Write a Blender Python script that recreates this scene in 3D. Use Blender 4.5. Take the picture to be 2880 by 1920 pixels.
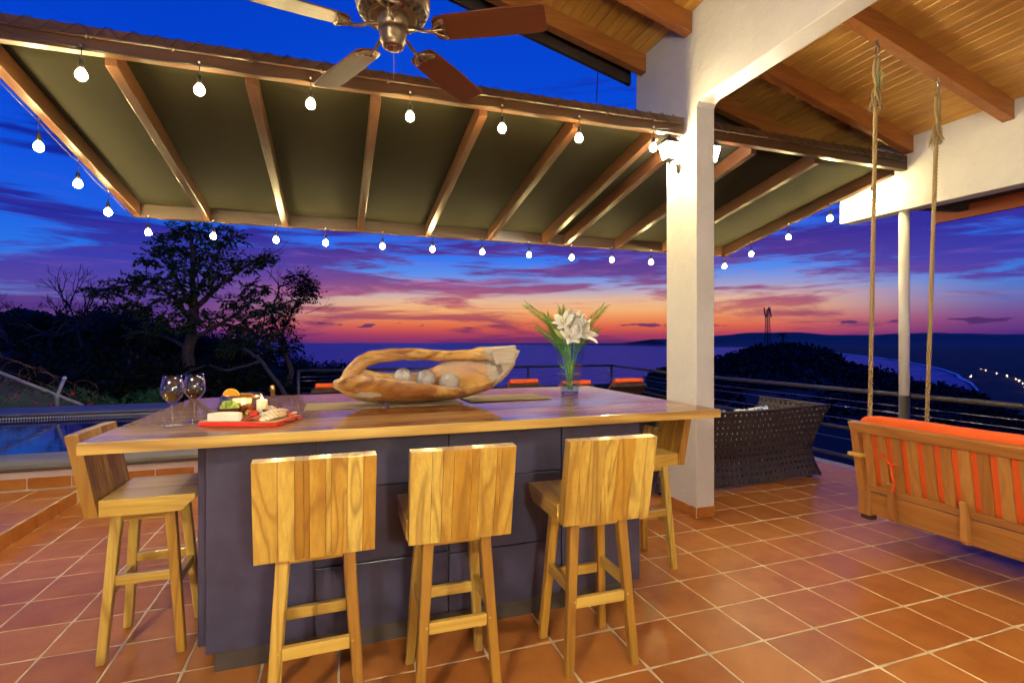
import bpy, bmesh, math, random
import numpy as np
from mathutils import Vector, Matrix, noise

rnd = random.Random(7)
sc = bpy.context.scene
for o in list(bpy.data.objects):
    bpy.data.objects.remove(o)
COL = sc.collection
R = math.radians
PI = math.pi

def lin(r, g, b):
    f = lambda c: (c / 255 / 12.92) if c / 255 <= .04045 else ((c / 255 + .055) / 1.055) ** 2.4
    return (f(r), f(g), f(b), 1.0)

# ------------------------------------------------------------------ camera
YAW = math.atan2(497, 1436)
cam = bpy.data.cameras.new('camera')
cam.sensor_width = 36
cam.lens = 17.95
cam.clip_start = 0.05
cam.clip_end = 300000
camo = bpy.data.objects.new('camera', cam)
COL.objects.link(camo)
camo.location = (0, 0, 1.45)
camo.rotation_euler = (R(90), 0, -YAW)
sc.camera = camo

# ------------------------------------------------------------------ render settings
sc.render.engine = 'CYCLES'
cy = sc.cycles
cy.use_denoising = True
try:
    cy.denoiser = 'OPENIMAGEDENOISE'
    cy.denoising_input_passes = 'RGB_ALBEDO_NORMAL'
except Exception:
    pass
cy.max_bounces = 8
cy.diffuse_bounces = 3
cy.glossy_bounces = 4
cy.transmission_bounces = 8
cy.transparent_max_bounces = 24
cy.caustics_reflective = False
cy.caustics_refractive = False
cy.sample_clamp_indirect = 4
cy.use_light_tree = True
cy.use_adaptive_sampling = True
cy.adaptive_threshold = .03
vs = sc.view_settings
vs.view_transform = 'Standard'
vs.look = 'None'
vs.exposure = 0.0
vs.gamma = 1.0

# ------------------------------------------------------------------ sky after sunset (world)
world = bpy.data.worlds.new('World')
sc.world = world
world.use_nodes = True
nt = world.node_tree
nt.nodes.clear()

def N(nt, typ, props=None, **ins):
    n = nt.nodes.new(typ)
    for k, v in (props or {}).items():
        setattr(n, k, v)
    for k, v in ins.items():
        key = int(k[1:]) if k[0] == '_' and k[1:].isdigit() else k.replace('_', ' ')
        s = n.inputs[key]
        if isinstance(v, bpy.types.NodeSocket):
            nt.links.new(v, s)
        else:
            s.default_value = v
    return n

def MA(nt, op, a, b=0.0, c=None, clamp=False):
    n = nt.nodes.new('ShaderNodeMath')
    n.operation = op
    n.use_clamp = clamp
    for i, v in enumerate((a, b, c)):
        if v is None:
            continue
        if isinstance(v, bpy.types.NodeSocket):
            nt.links.new(v, n.inputs[i])
        else:
            n.inputs[i].default_value = v
    return n.outputs[0]

def MIX(nt, f, a, b, blend='MIX'):
    n = nt.nodes.new('ShaderNodeMix')
    n.data_type = 'RGBA'
    n.blend_type = blend
    for i, v in ((0, f), (6, a), (7, b)):
        if isinstance(v, bpy.types.NodeSocket):
            nt.links.new(v, n.inputs[i])
        else:
            n.inputs[i].default_value = v
    return n.outputs[2]

def RAMP(nt, fac, stops, interp='LINEAR'):
    n = nt.nodes.new('ShaderNodeValToRGB')
    n.color_ramp.interpolation = interp
    el = n.color_ramp.elements
    while len(el) < len(stops):
        el.new(0.5)
    for e, (p, c) in zip(el, stops):
        e.position = p
        e.color = c if len(c) == 4 else (*c, 1)
    nt.links.new(fac, n.inputs[0])
    return n.outputs[0]

def G(v):
    return (v, v, v, 1)

def build_sky(nt):
    tc = nt.nodes.new('ShaderNodeTexCoord')
    sep = N(nt, 'ShaderNodeSeparateXYZ', Vector=tc.outputs['Generated'])
    x, y, z = sep.outputs
    hor = MA(nt, 'SQRT', MA(nt, 'ADD', MA(nt, 'MULTIPLY', x, x), MA(nt, 'MULTIPLY', y, y)))
    te = MA(nt, 'DIVIDE', z, MA(nt, 'MAXIMUM', hor, .02))            # tangent of the elevation
    t = MA(nt, 'MULTIPLY', te, 1 / .7, clamp=True)
    az = YAW + R(5)
    sx, sy = math.sin(az), math.cos(az)
    ca = MA(nt, 'DIVIDE', MA(nt, 'ADD', MA(nt, 'MULTIPLY', x, sx), MA(nt, 'MULTIPLY', y, sy)), MA(nt, 'MAXIMUM', hor, .02))
    near = N(nt, 'ShaderNodeMapRange', {'interpolation_type': 'SMOOTHSTEP'}, Value=ca)
    near.inputs[1].default_value = .76
    near.inputs[2].default_value = .975
    k = 1 / .7
    sunset = RAMP(nt, t, [(0, lin(152, 54, 96)), (.012 * k, lin(198, 70, 74)), (.027 * k, lin(234, 104, 60)), (.042 * k, lin(247, 142, 80)),
                          (.060 * k, lin(252, 184, 116)), (.080 * k, lin(236, 190, 154)), (.102 * k, lin(168, 166, 204)), (.128 * k, lin(98, 146, 236)), (.16 * k, lin(58, 122, 242)),
                          (.22 * k, lin(42, 100, 234)), (.30 * k, lin(22, 84, 224)), (.42 * k, lin(8, 74, 216)), (.7 * k, lin(2, 62, 198))])
    side = RAMP(nt, t, [(0, lin(78, 44, 122)), (.015 * k, lin(104, 52, 124)), (.035 * k, lin(122, 72, 138)), (.06 * k, lin(108, 108, 176)),
                        (.09 * k, lin(72, 128, 216)), (.125 * k, lin(46, 120, 232)), (.19 * k, lin(28, 98, 230)), (.28 * k, lin(16, 82, 222)),
                        (.42 * k, lin(4, 68, 210)), (.7 * k, lin(0, 54, 184))])
    base = MIX(nt, near.outputs[0], side, sunset)
    # streaky cloud, stretched along the horizon and tilted a little
    vec = N(nt, 'ShaderNodeCombineXYZ', X=MA(nt, 'DIVIDE', x, MA(nt, 'ADD', hor, .001)), Y=MA(nt, 'DIVIDE', y, MA(nt, 'ADD', hor, .001)), Z=te).outputs[0]
    m1 = N(nt, 'ShaderNodeMapping', Vector=vec, Scale=(1.5, 1.5, 11), Rotation=(R(3), R(-4), 0), Location=(3.7, 1.9, 0.4)).outputs[0]
    n1 = N(nt, 'ShaderNodeTexNoise', Vector=m1, Scale=1.0, Detail=7.0, Roughness=.58, Distortion=.45).outputs[0]
    m2 = N(nt, 'ShaderNodeMapping', Vector=vec, Scale=(4, 4, 40), Rotation=(R(-3), R(3), 0), Location=(.3, 5, 0)).outputs[0]
    n2 = N(nt, 'ShaderNodeTexNoise', Vector=m2, Scale=1.0, Detail=7.0, Roughness=.62, Distortion=1.1).outputs[0]
    cl = MA(nt, 'ADD', MA(nt, 'MULTIPLY', n1, .66), MA(nt, 'MULTIPLY', n2, .34))
    cov = RAMP(nt, t, [(0, G(.10)), (.03 * k, G(.02)), (.06 * k, G(.03)), (.11 * k, G(.075)), (.17 * k, G(.065)), (.27 * k, G(.06)), (.36 * k, G(.02)), (.5 * k, G(-.0)), (1, G(0))])
    cf = N(nt, 'ShaderNodeMapRange', {'interpolation_type': 'SMOOTHSTEP'}, Value=MA(nt, 'ADD', cl, cov))
    cf.inputs[1].default_value = .535
    cf.inputs[2].default_value = .61
    cc1 = RAMP(nt, t, [(0, lin(112, 44, 92)), (.03 * k, lin(150, 60, 84)), (.06 * k, lin(196, 98, 92)), (.09 * k, lin(166, 82, 116)), (.13 * k, lin(104, 58, 136)),
                       (.18 * k, lin(74, 40, 134)), (.25 * k, lin(48, 28, 126)), (.36 * k, lin(26, 36, 150)), (.6 * k, lin(10, 60, 195))])
    cc2 = RAMP(nt, t, [(0, lin(58, 34, 112)), (.04 * k, lin(84, 42, 116)), (.08 * k, lin(92, 62, 156)), (.13 * k, lin(62, 54, 168)),
                       (.19 * k, lin(40, 34, 146)), (.28 * k, lin(20, 30, 142)), (.4 * k, lin(8, 50, 188)), (.6 * k, lin(2, 58, 196))])
    cc = MIX(nt, near.outputs[0], cc2, cc1)
    skyc = MIX(nt, MA(nt, 'MULTIPLY', cf.outputs[0], .92), base, cc)
    # thin lit wisps
    m4 = N(nt, 'ShaderNodeMapping', Vector=vec, Scale=(5, 5, 60), Rotation=(R(6), R(-7), 0), Location=(7.3, 2.2, 1)).outputs[0]
    n4 = N(nt, 'ShaderNodeTexNoise', Vector=m4, Scale=1.0, Detail=7.0, Roughness=.66, Distortion=1.2).outputs[0]
    wband = RAMP(nt, t, [(0, G(0)), (.045 * k, G(0)), (.07 * k, G(.55)), (.13 * k, G(.5)), (.2 * k, G(.22)), (.3 * k, G(0)), (1, G(0))])
    wf = N(nt, 'ShaderNodeMapRange', {'interpolation_type': 'SMOOTHSTEP'}, Value=n4)
    wf.inputs[1].default_value = .50
    wf.inputs[2].default_value = .70
    wc = RAMP(nt, t, [(0, lin(220, 110, 90)), (.07 * k, lin(226, 128, 120)), (.11 * k, lin(206, 122, 160)), (.16 * k, lin(150, 96, 180)), (1, lin(120, 80, 180))])
    skyc = MIX(nt, MA(nt, 'MULTIPLY', wf.outputs[0], MA(nt, 'MULTIPLY', wband, MA(nt, 'MULTIPLY_ADD', near.outputs[0], .75, .25))), skyc, wc)
    # small dark puffs just above the horizon
    m3 = N(nt, 'ShaderNodeMapping', Vector=vec, Scale=(20, 20, 85), Location=(2, 1, 0)).outputs[0]
    n3 = N(nt, 'ShaderNodeTexNoise', Vector=m3, Scale=1.0, Detail=4.0, Roughness=.55).outputs[0]
    band = RAMP(nt, t, [(0, G(0)), (.018 * k, G(0)), (.026 * k, G(1)), (.034 * k, G(1)), (.043 * k, G(0)), (1, G(0))])
    puff = N(nt, 'ShaderNodeMapRange', {'interpolation_type': 'SMOOTHSTEP'}, Value=MA(nt, 'ADD', n3, MA(nt, 'MULTIPLY', MA(nt, 'SUBTRACT', band, 1.0), .5)))
    puff.inputs[1].default_value = .545
    puff.inputs[2].default_value = .60
    skyc = MIX(nt, MA(nt, 'MULTIPLY', puff.outputs[0], .85), skyc, lin(74, 42, 98))
    bg = N(nt, 'ShaderNodeBackground', Color=skyc, Strength=SKY_STRENGTH)
    out = nt.nodes.new('ShaderNodeOutputWorld')
    nt.links.new(bg.outputs[0], out.inputs[0])

SKY_STRENGTH = 1.0
build_sky(nt)
world.cycles.sampling_method = 'MANUAL'
world.cycles.sample_map_resolution = 512

# strengths of the seen lamps and, third, of added lanterns behind the viewer (each lamp's builder uses its own)
BULB = 560.0
LANTERN = 380.0
FILL = 820.0
WARM = (1.0, .78, .32, 1)
WARMW = (1.0, .86, .60, 1)

# ------------------------------------------------------------------ helpers
class MB:
    def __init__(s):
        s.v, s.f, s.sm = [], [], []

    def add(s, vs, fs, smooth=False):
        o = len(s.v)
        s.v += [tuple(p) for p in vs]
        s.f += [tuple(i + o for i in f) for f in fs]
        s.sm += [smooth] * len(fs)
        return s

    def box(s, x0, x1, y0, y1, z0, z1, M=None):
        vs = [Vector(p) for p in ((x0, y0, z0), (x1, y0, z0), (x1, y1, z0), (x0, y1, z0), (x0, y0, z1), (x1, y0, z1), (x1, y1, z1), (x0, y1, z1))]
        if M:
            vs = [M @ p for p in vs]
        return s.add(vs, [(0, 3, 2, 1), (4, 5, 6, 7), (0, 1, 5, 4), (1, 2, 6, 5), (2, 3, 7, 6), (3, 0, 4, 7)])

    def hexa(s, p8):
        return s.add(p8, [(0, 3, 2, 1), (4, 5, 6, 7), (0, 1, 5, 4), (1, 2, 6, 5), (2, 3, 7, 6), (3, 0, 4, 7)])

    def bar(s, a, b, w, h, up=(0, 0, 1), taper=1.0):
        a, b = Vector(a), Vector(b)
        d = (b - a).normalized()
        up = Vector(up)
        sd = d.cross(up).normalized()
        u = sd.cross(d).normalized()
        p = []
        for c, k in ((a, 1), (b, taper)):
            p += [c - sd * w / 2 * k - u * h / 2 * k, c + sd * w / 2 * k - u * h / 2 * k, c + sd * w / 2 * k + u * h / 2 * k, c - sd * w / 2 * k + u * h / 2 * k]
        return s.add(p, [(0, 1, 2, 3), (7, 6, 5, 4), (0, 4, 5, 1), (1, 5, 6, 2), (2, 6, 7, 3), (3, 7, 4, 0)])

    def tube(s, pts, r, n=8, smooth=True, closed=False, caps=True):
        pts = [Vector(p) for p in pts]
        m = len(pts)
        rs = r if isinstance(r, (list, tuple)) else [r] * m
        vs = []
        prev = None
        for i, p in enumerate(pts):
            if closed:
                d = pts[(i + 1) % m] - pts[i - 1]
            else:
                d = pts[min(i + 1, m - 1)] - pts[max(i - 1, 0)]
            d = d.normalized() if d.length > 1e-9 else Vector((0, 0, 1))
            if prev is None:
                a = Vector((0, 0, 1)) if abs(d.z) < .9 else Vector((1, 0, 0))
                e = d.cross(a).normalized()
            else:
                e = prev - d * prev.dot(d)
                e = e.normalized() if e.length > 1e-6 else d.orthogonal().normalized()
            prev = e
            g = d.cross(e)
            for j in range(n):
                t = 2 * PI * j / n
                vs.append(p + (e * math.cos(t) + g * math.sin(t)) * rs[i])
        fs = []
        for i in range(m if closed else m - 1):
            for j in range(n):
                a, b = i * n + j, i * n + (j + 1) % n
                c, d = ((i + 1) % m) * n + (j + 1) % n, ((i + 1) % m) * n + j
                fs.append((a, b, c, d))
        if caps and not closed:
            fs.append(tuple(range(n - 1, -1, -1)))
            fs.append(tuple((m - 1) * n + j for j in range(n)))
        return s.add(vs, fs, smooth)

    def lathe(s, prof, n=24, c=(0, 0, 0), smooth=True, caps=True):
        vs, fs = [], []
        for r, z in prof:
            for j in range(n):
                t = 2 * PI * j / n
                vs.append((c[0] + r * math.cos(t), c[1] + r * math.sin(t), c[2] + z))
        m = len(prof)
        for i in range(m - 1):
            for j in range(n):
                fs.append((i * n + j, i * n + (j + 1) % n, (i + 1) * n + (j + 1) % n, (i + 1) * n + j))
        if caps:
            fs.append(tuple(range(n - 1, -1, -1)))
            fs.append(tuple((m - 1) * n + j for j in range(n)))
        return s.add(vs, fs, smooth)

    def prism(s, poly, ax, a, b):
        """poly: 2d outline in the two other axes (counter-clockwise), extruded along ax from a to b"""
        def P(q, t):
            return {'x': (t, q[0], q[1]), 'y': (q[0], t, q[1]), 'z': (q[0], q[1], t)}[ax]
        n = len(poly)
        vs = [P(q, a) for q in poly] + [P(q, b) for q in poly]
        fs = [tuple(range(n - 1, -1, -1)), tuple(range(n, 2 * n))] + [(i, (i + 1) % n, n + (i + 1) % n, n + i) for i in range(n)]
        return s.add(vs, fs)

    def grid(s, rows, smooth=True, closed_u=False):
        m, n = len(rows), len(rows[0])
        vs = [p for r in rows for p in r]
        fs = []
        for i in range(m - 1):
            for j in range(n if closed_u else n - 1):
                fs.append((i * n + j, i * n + (j + 1) % n, (i + 1) * n + (j + 1) % n, (i + 1) * n + j))
        return s.add(vs, fs, smooth)

    def sphere(s, c, r, n=12, m=8, sc_=(1, 1, 1)):
        prof = [(math.sin(PI * i / m) * r, -math.cos(PI * i / m) * r) for i in range(m + 1)]
        prof[0] = (r * .02, -r)
        prof[-1] = (r * .02, r)
        o = len(s.v)
        s.lathe(prof, n, (0, 0, 0))
        for i in range(o, len(s.v)):
            p = s.v[i]
            s.v[i] = (c[0] + p[0] * sc_[0], c[1] + p[1] * sc_[1], c[2] + p[2] * sc_[2])
        return s

    def mesh(s, name, fix=True):
        me = bpy.data.meshes.new(name)
        me.from_pydata(s.v, [], s.f)
        me.polygons.foreach_set('use_smooth', s.sm)
        if fix:
            bm = bmesh.new()
            bm.from_mesh(me)
            bmesh.ops.recalc_face_normals(bm, faces=bm.faces)
            bm.to_mesh(me)
            bm.free()
        me.update()
        return me

    def build(s, name, mat, parent=None, bevel=0, loc=None, rot=None, fix=True, solid=0, sub=0):
        return obj(name, s.mesh(name, fix), mat, parent, bevel, loc, rot, solid, sub)

def obj(name, me, mat, parent=None, bevel=0, loc=None, rot=None, solid=0, sub=0):
    if mat is not None and len(me.materials) == 0:
        me.materials.append(mat)
    o = bpy.data.objects.new(name, me)
    COL.objects.link(o)
    if parent is not None:
        o.parent = parent
    if loc is not None:
        o.location = loc
    if rot is not None:
        o.rotation_euler = rot
    if solid:
        md = o.modifiers.new('solid', 'SOLIDIFY')
        md.thickness = solid
        md.offset = 0
    if sub:
        md = o.modifiers.new('sub', 'SUBSURF')
        md.levels = md.render_levels = sub
    if bevel:
        md = o.modifiers.new('bevel', 'BEVEL')
        md.width = bevel
        md.segments = 2
        md.limit_method = 'ANGLE'
        md.angle_limit = R(40)
    return o

def tag(o, label=None, cat=None, group=None, kind=None):
    for k, v in (('label', label), ('category', cat), ('group', group), ('kind', kind)):
        if v:
            o[k] = v
    return o

def thing(name, label, cat, loc=(0, 0, 0), rz=0.0, group=None):
    o = bpy.data.objects.new(name, None)
    o.empty_display_size = .1
    COL.objects.link(o)
    o.location = loc
    o.rotation_euler = (0, 0, rz)
    return tag(o, label, cat, group)

def sub_empty(name, parent):
    o = bpy.data.objects.new(name, None)
    o.empty_display_size = .05
    COL.objects.link(o)
    o.parent = parent
    return o

def copy_tree(o, parent=None):
    c = o.copy()
    COL.objects.link(c)
    c.parent = parent
    for ch in list(o.children):
        copy_tree(ch, c)
    return c

def from_numpy(name, V, F4, mat, parent=None):
    """V (n,3), F4 (m,4) quads: fast mesh for leaves"""
    me = bpy.data.meshes.new(name)
    me.vertices.add(len(V))
    me.vertices.foreach_set('co', np.asarray(V, np.float32).ravel())
    k = F4.shape[1]
    me.loops.add(F4.size)
    me.loops.foreach_set('vertex_index', np.asarray(F4, np.int32).ravel())
    me.polygons.add(len(F4))
    me.polygons.foreach_set('loop_start', np.arange(0, F4.size, k, dtype=np.int32))
    me.polygons.foreach_set('loop_total', np.full(len(F4), k, np.int32))
    me.update(calc_edges=True)
    me.validate()
    return obj(name, me, mat, parent)

def arc(p0, p1, sag, n=8):
    p0, p1 = Vector(p0), Vector(p1)
    return [p0.lerp(p1, i / n) - Vector((0, 0, sag * 4 * (i / n) * (1 - i / n))) for i in range(n + 1)]

def spline(pts, n=6):
    """Catmull-Rom through the points"""
    P = [Vector(p) for p in pts]
    P = [P[0] * 2 - P[1]] + P + [P[-1] * 2 - P[-2]]
    out = []
    for i in range(1, len(P) - 2):
        for k in range(n):
            t = k / n
            a, b, c, d = P[i - 1], P[i], P[i + 1], P[i + 2]
            out.append(.5 * ((2 * b) + (c - a) * t + (2 * a - 5 * b + 4 * c - d) * t * t + (3 * b - a - 3 * c + d) * t ** 3))
    out.append(P[-2])
    return out

# ------------------------------------------------------------------ materials
def mat_base(name, rough=.5, **kw):
    m = bpy.data.materials.new(name)
    m.use_nodes = True
    nt = m.node_tree
    b = nt.nodes['Principled BSDF']
    b.inputs['Roughness'].default_value = rough
    for k, v in kw.items():
        b.inputs[k.replace('_', ' ')].default_value = v
    return m, nt, b

def bump(nt, b, h, strength=.3, dist=.01):
    n = N(nt, 'ShaderNodeBump', Height=h, Strength=strength, Distance=dist)
    nt.links.new(n.outputs[0], b.inputs['Normal'])
    return n

def rand_vec(nt, coord='Object', k=37.0):
    tc = nt.nodes.new('ShaderNodeTexCoord')
    oi = nt.nodes.new('ShaderNodeObjectInfo')
    r = MA(nt, 'MULTIPLY', oi.outputs['Random'], k)
    cb = N(nt, 'ShaderNodeCombineXYZ', X=r, Y=MA(nt, 'MULTIPLY', r, 1.7), Z=MA(nt, 'MULTIPLY', r, 2.3))
    va = nt.nodes.new('ShaderNodeVectorMath')
    va.operation = 'ADD'
    nt.links.new(tc.outputs[coord], va.inputs[0])
    nt.links.new(cb.outputs[0], va.inputs[1])
    return va.outputs[0], oi.outputs['Random']

def wood(name, light, mid, dark, axis='Z', rough=.4, coat=0.0, coat_r=.1, ring=14.0, dark_amt=.6, var=.35, grain=.25, spec=.5, accent=0.0):
    """plank wood: growth-ring bands stretched along one object axis, fine grain, every piece its own offset and tone"""
    m, nt, b = mat_base(name, rough)
    v, ran = rand_vec(nt)
    st = {'X': (.09, 1, 1), 'Y': (1, .09, 1), 'Z': (1, 1, .09)}[axis]
    mp = N(nt, 'ShaderNodeMapping', Vector=v, Scale=st).outputs[0]
    big = N(nt, 'ShaderNodeTexNoise', Vector=mp, Scale=4.5, Detail=2.0, Roughness=.45, Distortion=.5).outputs[0]
    lines = MA(nt, 'MULTIPLY_ADD', MA(nt, 'SINE', MA(nt, 'MULTIPLY', big, ring * 2.2 * 6.28)), .5, .5)
    lines = MA(nt, 'POWER', lines, 3.5)
    rings = MA(nt, 'POWER', MA(nt, 'MULTIPLY_ADD', MA(nt, 'SINE', MA(nt, 'MULTIPLY', big, ring * 6.28)), .5, .5), 2.0)
    st2 = {'X': (.03, 1, 1), 'Y': (1, .03, 1), 'Z': (1, 1, .03)}[axis]
    mp2 = N(nt, 'ShaderNodeMapping', Vector=v, Scale=st2).outputs[0]
    fine = N(nt, 'ShaderNodeTexNoise', Vector=mp2, Scale=75.0, Detail=5.0, Roughness=.7).outputs[0]
    tone = N(nt, 'ShaderNodeTexNoise', Vector=mp, Scale=16.0, Detail=3.0, Roughness=.6, Distortion=.4).outputs[0]
    tf = MA(nt, 'ADD', MA(nt, 'MULTIPLY', MA(nt, 'SUBTRACT', tone, .5), 1.3), MA(nt, 'MULTIPLY_ADD', MA(nt, 'SUBTRACT', ran, .5), var * 2.6, .5), clamp=True)
    col = MIX(nt, tf, mid, light)
    if accent:
        ac = N(nt, 'ShaderNodeMapRange', Value=MA(nt, 'FRACT', MA(nt, 'MULTIPLY', ran, 7.31)), From_Min=.70, From_Max=.80).outputs[0]
        col = MIX(nt, MA(nt, 'MULTIPLY', ac, accent), col, tuple((a * .45 + c * .55) for a, c in zip(mid, dark)))
    # heartwood flames
    flm = N(nt, 'ShaderNodeTexNoise', Vector=mp, Scale=5.5, Detail=3.0, Roughness=.5, Distortion=1.4).outputs[0]
    ff = N(nt, 'ShaderNodeMapRange', Value=flm, From_Min=.56, From_Max=.68).outputs[0]
    col = MIX(nt, MA(nt, 'MULTIPLY', ff, dark_amt * .9), col, tuple((a * .55 + c * .45) for a, c in zip(mid, dark)))
    col = MIX(nt, MA(nt, 'MULTIPLY', lines, dark_amt * .75), col, dark)
    col = MIX(nt, MA(nt, 'MULTIPLY', rings, dark_amt * .45), col, mid)
    gr = N(nt, 'ShaderNodeMapRange', Value=fine, From_Min=.35, From_Max=.75).outputs[0]
    col = MIX(nt, MA(nt, 'MULTIPLY', gr, grain), col, dark)
    nt.links.new(col, b.inputs['Base Color'])
    b.inputs['Coat Weight'].default_value = coat
    b.inputs['Coat Roughness'].default_value = coat_r
    b.inputs['Specular IOR Level'].default_value = spec
    rr = MA(nt, 'MULTIPLY_ADD', fine, .25, rough - .1)
    nt.links.new(rr, b.inputs['Roughness'])
    bump(nt, b, fine, .12, .002)
    return m

M = {}
def C(r, g, b):
    return (r, g, b, 1)

M['teak'] = wood('teak_stool', C(.68, .49, .115), C(.46, .25, .033), C(.17, .062, .010), 'Z', .36, .4, .16, 5, .72, .75, grain=.42, accent=.95)
M['teak_x'] = wood('teak_rail', C(.66, .46, .100), C(.48, .265, .036), C(.22, .088, .016), 'X', .36, .45, .16, 5, .35, .28)
M['teak_y'] = wood('teak_side', C(.64, .44, .095), C(.44, .235, .033), C(.20, .08, .016), 'Y', .36, .45, .16, 5, .35, .30)
M['top'] = wood('teak_counter', C(.54, .27, .09), C(.235, .070, .021), C(.075, .020, .007), 'X', .40, 1.0, .045, 4, .6, .6, .3, .25, accent=.6)
M['top_edge_lit'] = wood('teak_counter_edge_lit', C(.66, .45, .12), C(.44, .225, .042), C(.14, .05, .010), 'X', .3, .5, .12, 4, .8, .3, .3)  # same teak as the top; the edge's brighter lighting is put into its colour
M['ceil'] = wood('cedar_ceiling', C(.68, .39, .085), C(.52, .265, .046), C(.19, .070, .013), 'Y', .36, .4, .18, 3, .3, .22, .3)
M['rafter'] = wood('cedar_rafter', C(.40, .155, .034), C(.27, .088, .018), C(.14, .04, .010), 'X', .42, .25, .25, 4, .35, .2, .3)
M['perg_x'] = wood('stained_beam', C(.084, .036, .014), C(.046, .018, .008), C(.020, .008, .004), 'X', .36, .3, .25, 3, .4, .3, .35)
M['perg_y'] = wood('stained_rafter', C(.094, .036, .013), C(.050, .018, .0075), C(.022, .008, .004), 'Y', .36, .3, .25, 3, .4, .3, .35)
M['blade'] = wood('walnut_blade', C(.11, .026, .010), C(.080, .018, .007), C(.04, .009, .004), 'X', .34, .35, .2, 3, .3, .1, .3)
M['swing_x'] = wood('teak_swing', C(.50, .24, .06), C(.36, .14, .030), C(.17, .055, .012), 'Y', .42, .2, .3, 5, .4, .3)
M['swing_z'] = wood('teak_swing_slat', C(.50, .24, .06), C(.36, .14, .030), C(.17, .055, .012), 'Z', .42, .2, .3, 5, .4, .3)

def simple(name, col, rough=.5, nscale=0, namt=.15, bumps=0, bscale=200, **kw):
    m, nt, b = mat_base(name, rough, **kw)
    if nscale:
        tc = nt.nodes.new('ShaderNodeTexCoord')
        n = N(nt, 'ShaderNodeTexNoise', Vector=tc.outputs['Object'], Scale=nscale, Detail=5.0, Roughness=.6).outputs[0]
        d = tuple(c * (1 - namt) for c in col[:3]) + (1,)
        l = tuple(min(1, c * (1 + namt)) for c in col[:3]) + (1,)
        nt.links.new(MIX(nt, N(nt, 'ShaderNodeMapRange', Value=n, From_Min=.3, From_Max=.7).outputs[0], d, l), b.inputs['Base Color'])
    else:
        b.inputs['Base Color'].default_value = col
    if bumps:
        tc = nt.nodes.new('ShaderNodeTexCoord')
        n = N(nt, 'ShaderNodeTexNoise', Vector=tc.outputs['Object'], Scale=bscale, Detail=4.0).outputs[0]
        bump(nt, b, n, bumps, .004)
    return m

def emit(name, col, strength):
    m = bpy.data.materials.new(name)
    m.use_nodes = True
    nt = m.node_tree
    b = nt.nodes['Principled BSDF']
    b.inputs['Base Color'].default_value = (.8, .8, .8, 1)
    b.inputs['Emission Color'].default_value = col
    b.inputs['Emission Strength'].default_value = strength
    return m

def plaster():
    m, nt, b = mat_base('white_plaster', .75)
    ge = nt.nodes.new('ShaderNodeNewGeometry')
    n1 = N(nt, 'ShaderNodeTexNoise', Vector=ge.outputs['Position'], Scale=1.7, Detail=5.0, Roughness=.6).outputs[0]
    n2 = N(nt, 'ShaderNodeTexNoise', Vector=ge.outputs['Position'], Scale=9.0, Detail=5.0, Roughness=.6, Distortion=.8).outputs[0]
    n3 = N(nt, 'ShaderNodeTexNoise', Vector=ge.outputs['Position'], Scale=70.0, Detail=3.0).outputs[0]
    col = MIX(nt, N(nt, 'ShaderNodeMapRange', Value=n1, From_Min=.3, From_Max=.7).outputs[0], C(.56, .55, .55), C(.66, .65, .65))
    col = MIX(nt, MA(nt, 'MULTIPLY', N(nt, 'ShaderNodeMapRange', Value=n2, From_Min=.62, From_Max=.74).outputs[0], .35), col, C(.58, .55, .51))
    nt.links.new(col, b.inputs['Base Color'])
    bump(nt, b, MA(nt, 'ADD', MA(nt, 'MULTIPLY', n2, 1.0), MA(nt, 'MULTIPLY', n3, .15)), .5, .018)
    return m
M['plaster'] = plaster()
M['metal'] = simple('bronze_metal', C(.055, .045, .038), .38, 40, .2, Metallic=.6)
M['rail'] = simple('dark_painted_steel', C(.035, .032, .030), .4)
M['steel'] = simple('steel', C(.55, .55, .55), .28, Metallic=1.0)
M['brass'] = simple('antique_fan_metal', C(.21, .155, .10), .32, 30, .12, Metallic=.75)
M['fan_dark'] = simple('fan_shadow_gap', C(.015, .012, .010), .6)
M['black'] = simple('black_cord', C(.012, .012, .012), .5)
M['cabinet'] = simple('slate_cabinet', C(.050, .050, .098), .27, 9, .14, .05, 300)
M['toe'] = simple('cabinet_plinth', C(.060, .050, .046), .42, 10, .2)
M['orange'] = simple('orange_canvas', C(.80, .115, .012), .8, 8, .06, .9, 16)
M['grey_concrete'] = simple('grey_render_coping', C(.165, .165, .150), .5, 5, .18, .1, 60)
M['pink'] = simple('pale_plinth_render', C(.62, .50, .44), .6, 6, .06)
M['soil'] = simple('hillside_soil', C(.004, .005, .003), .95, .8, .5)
M['rubber'] = simple('dark_rubber', C(.02, .02, .02), .7)
M['wick'] = simple('wick', C(.02, .015, .01), .9)
M['redfascia'] = simple('rust_red_fascia', C(.26, .055, .022), .55, 3, .12)
M['darkeave'] = simple('dark_eave', C(.03, .02, .016), .7, 6, .3)
M['whitepost'] = simple('white_painted_post', C(.72, .70, .66), .45)
M['roofing'] = simple('roofing', C(.05, .03, .025), .7)
M['bulb'] = emit('lit_bulb', WARM, BULB)
M['lantern_glass'] = emit('lit_lantern_glass', WARMW, LANTERN)
M['fill_glass'] = emit('added_fill_lamp_glass', WARMW, FILL)  # panes of the unseen lanterns added as fill light
M['fill_glass2'] = emit('added_swing_fill_glass', WARMW, FILL * .36)
M['fill_glass3'] = emit('added_pool_fill_glass', WARMW, FILL * 1.55)
M['flame'] = emit('flame', (1, .66, .26, 1), 260)
M['lamp_far'] = emit('lit_street_lamp', (1, .58, .2, 1), 130)

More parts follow.
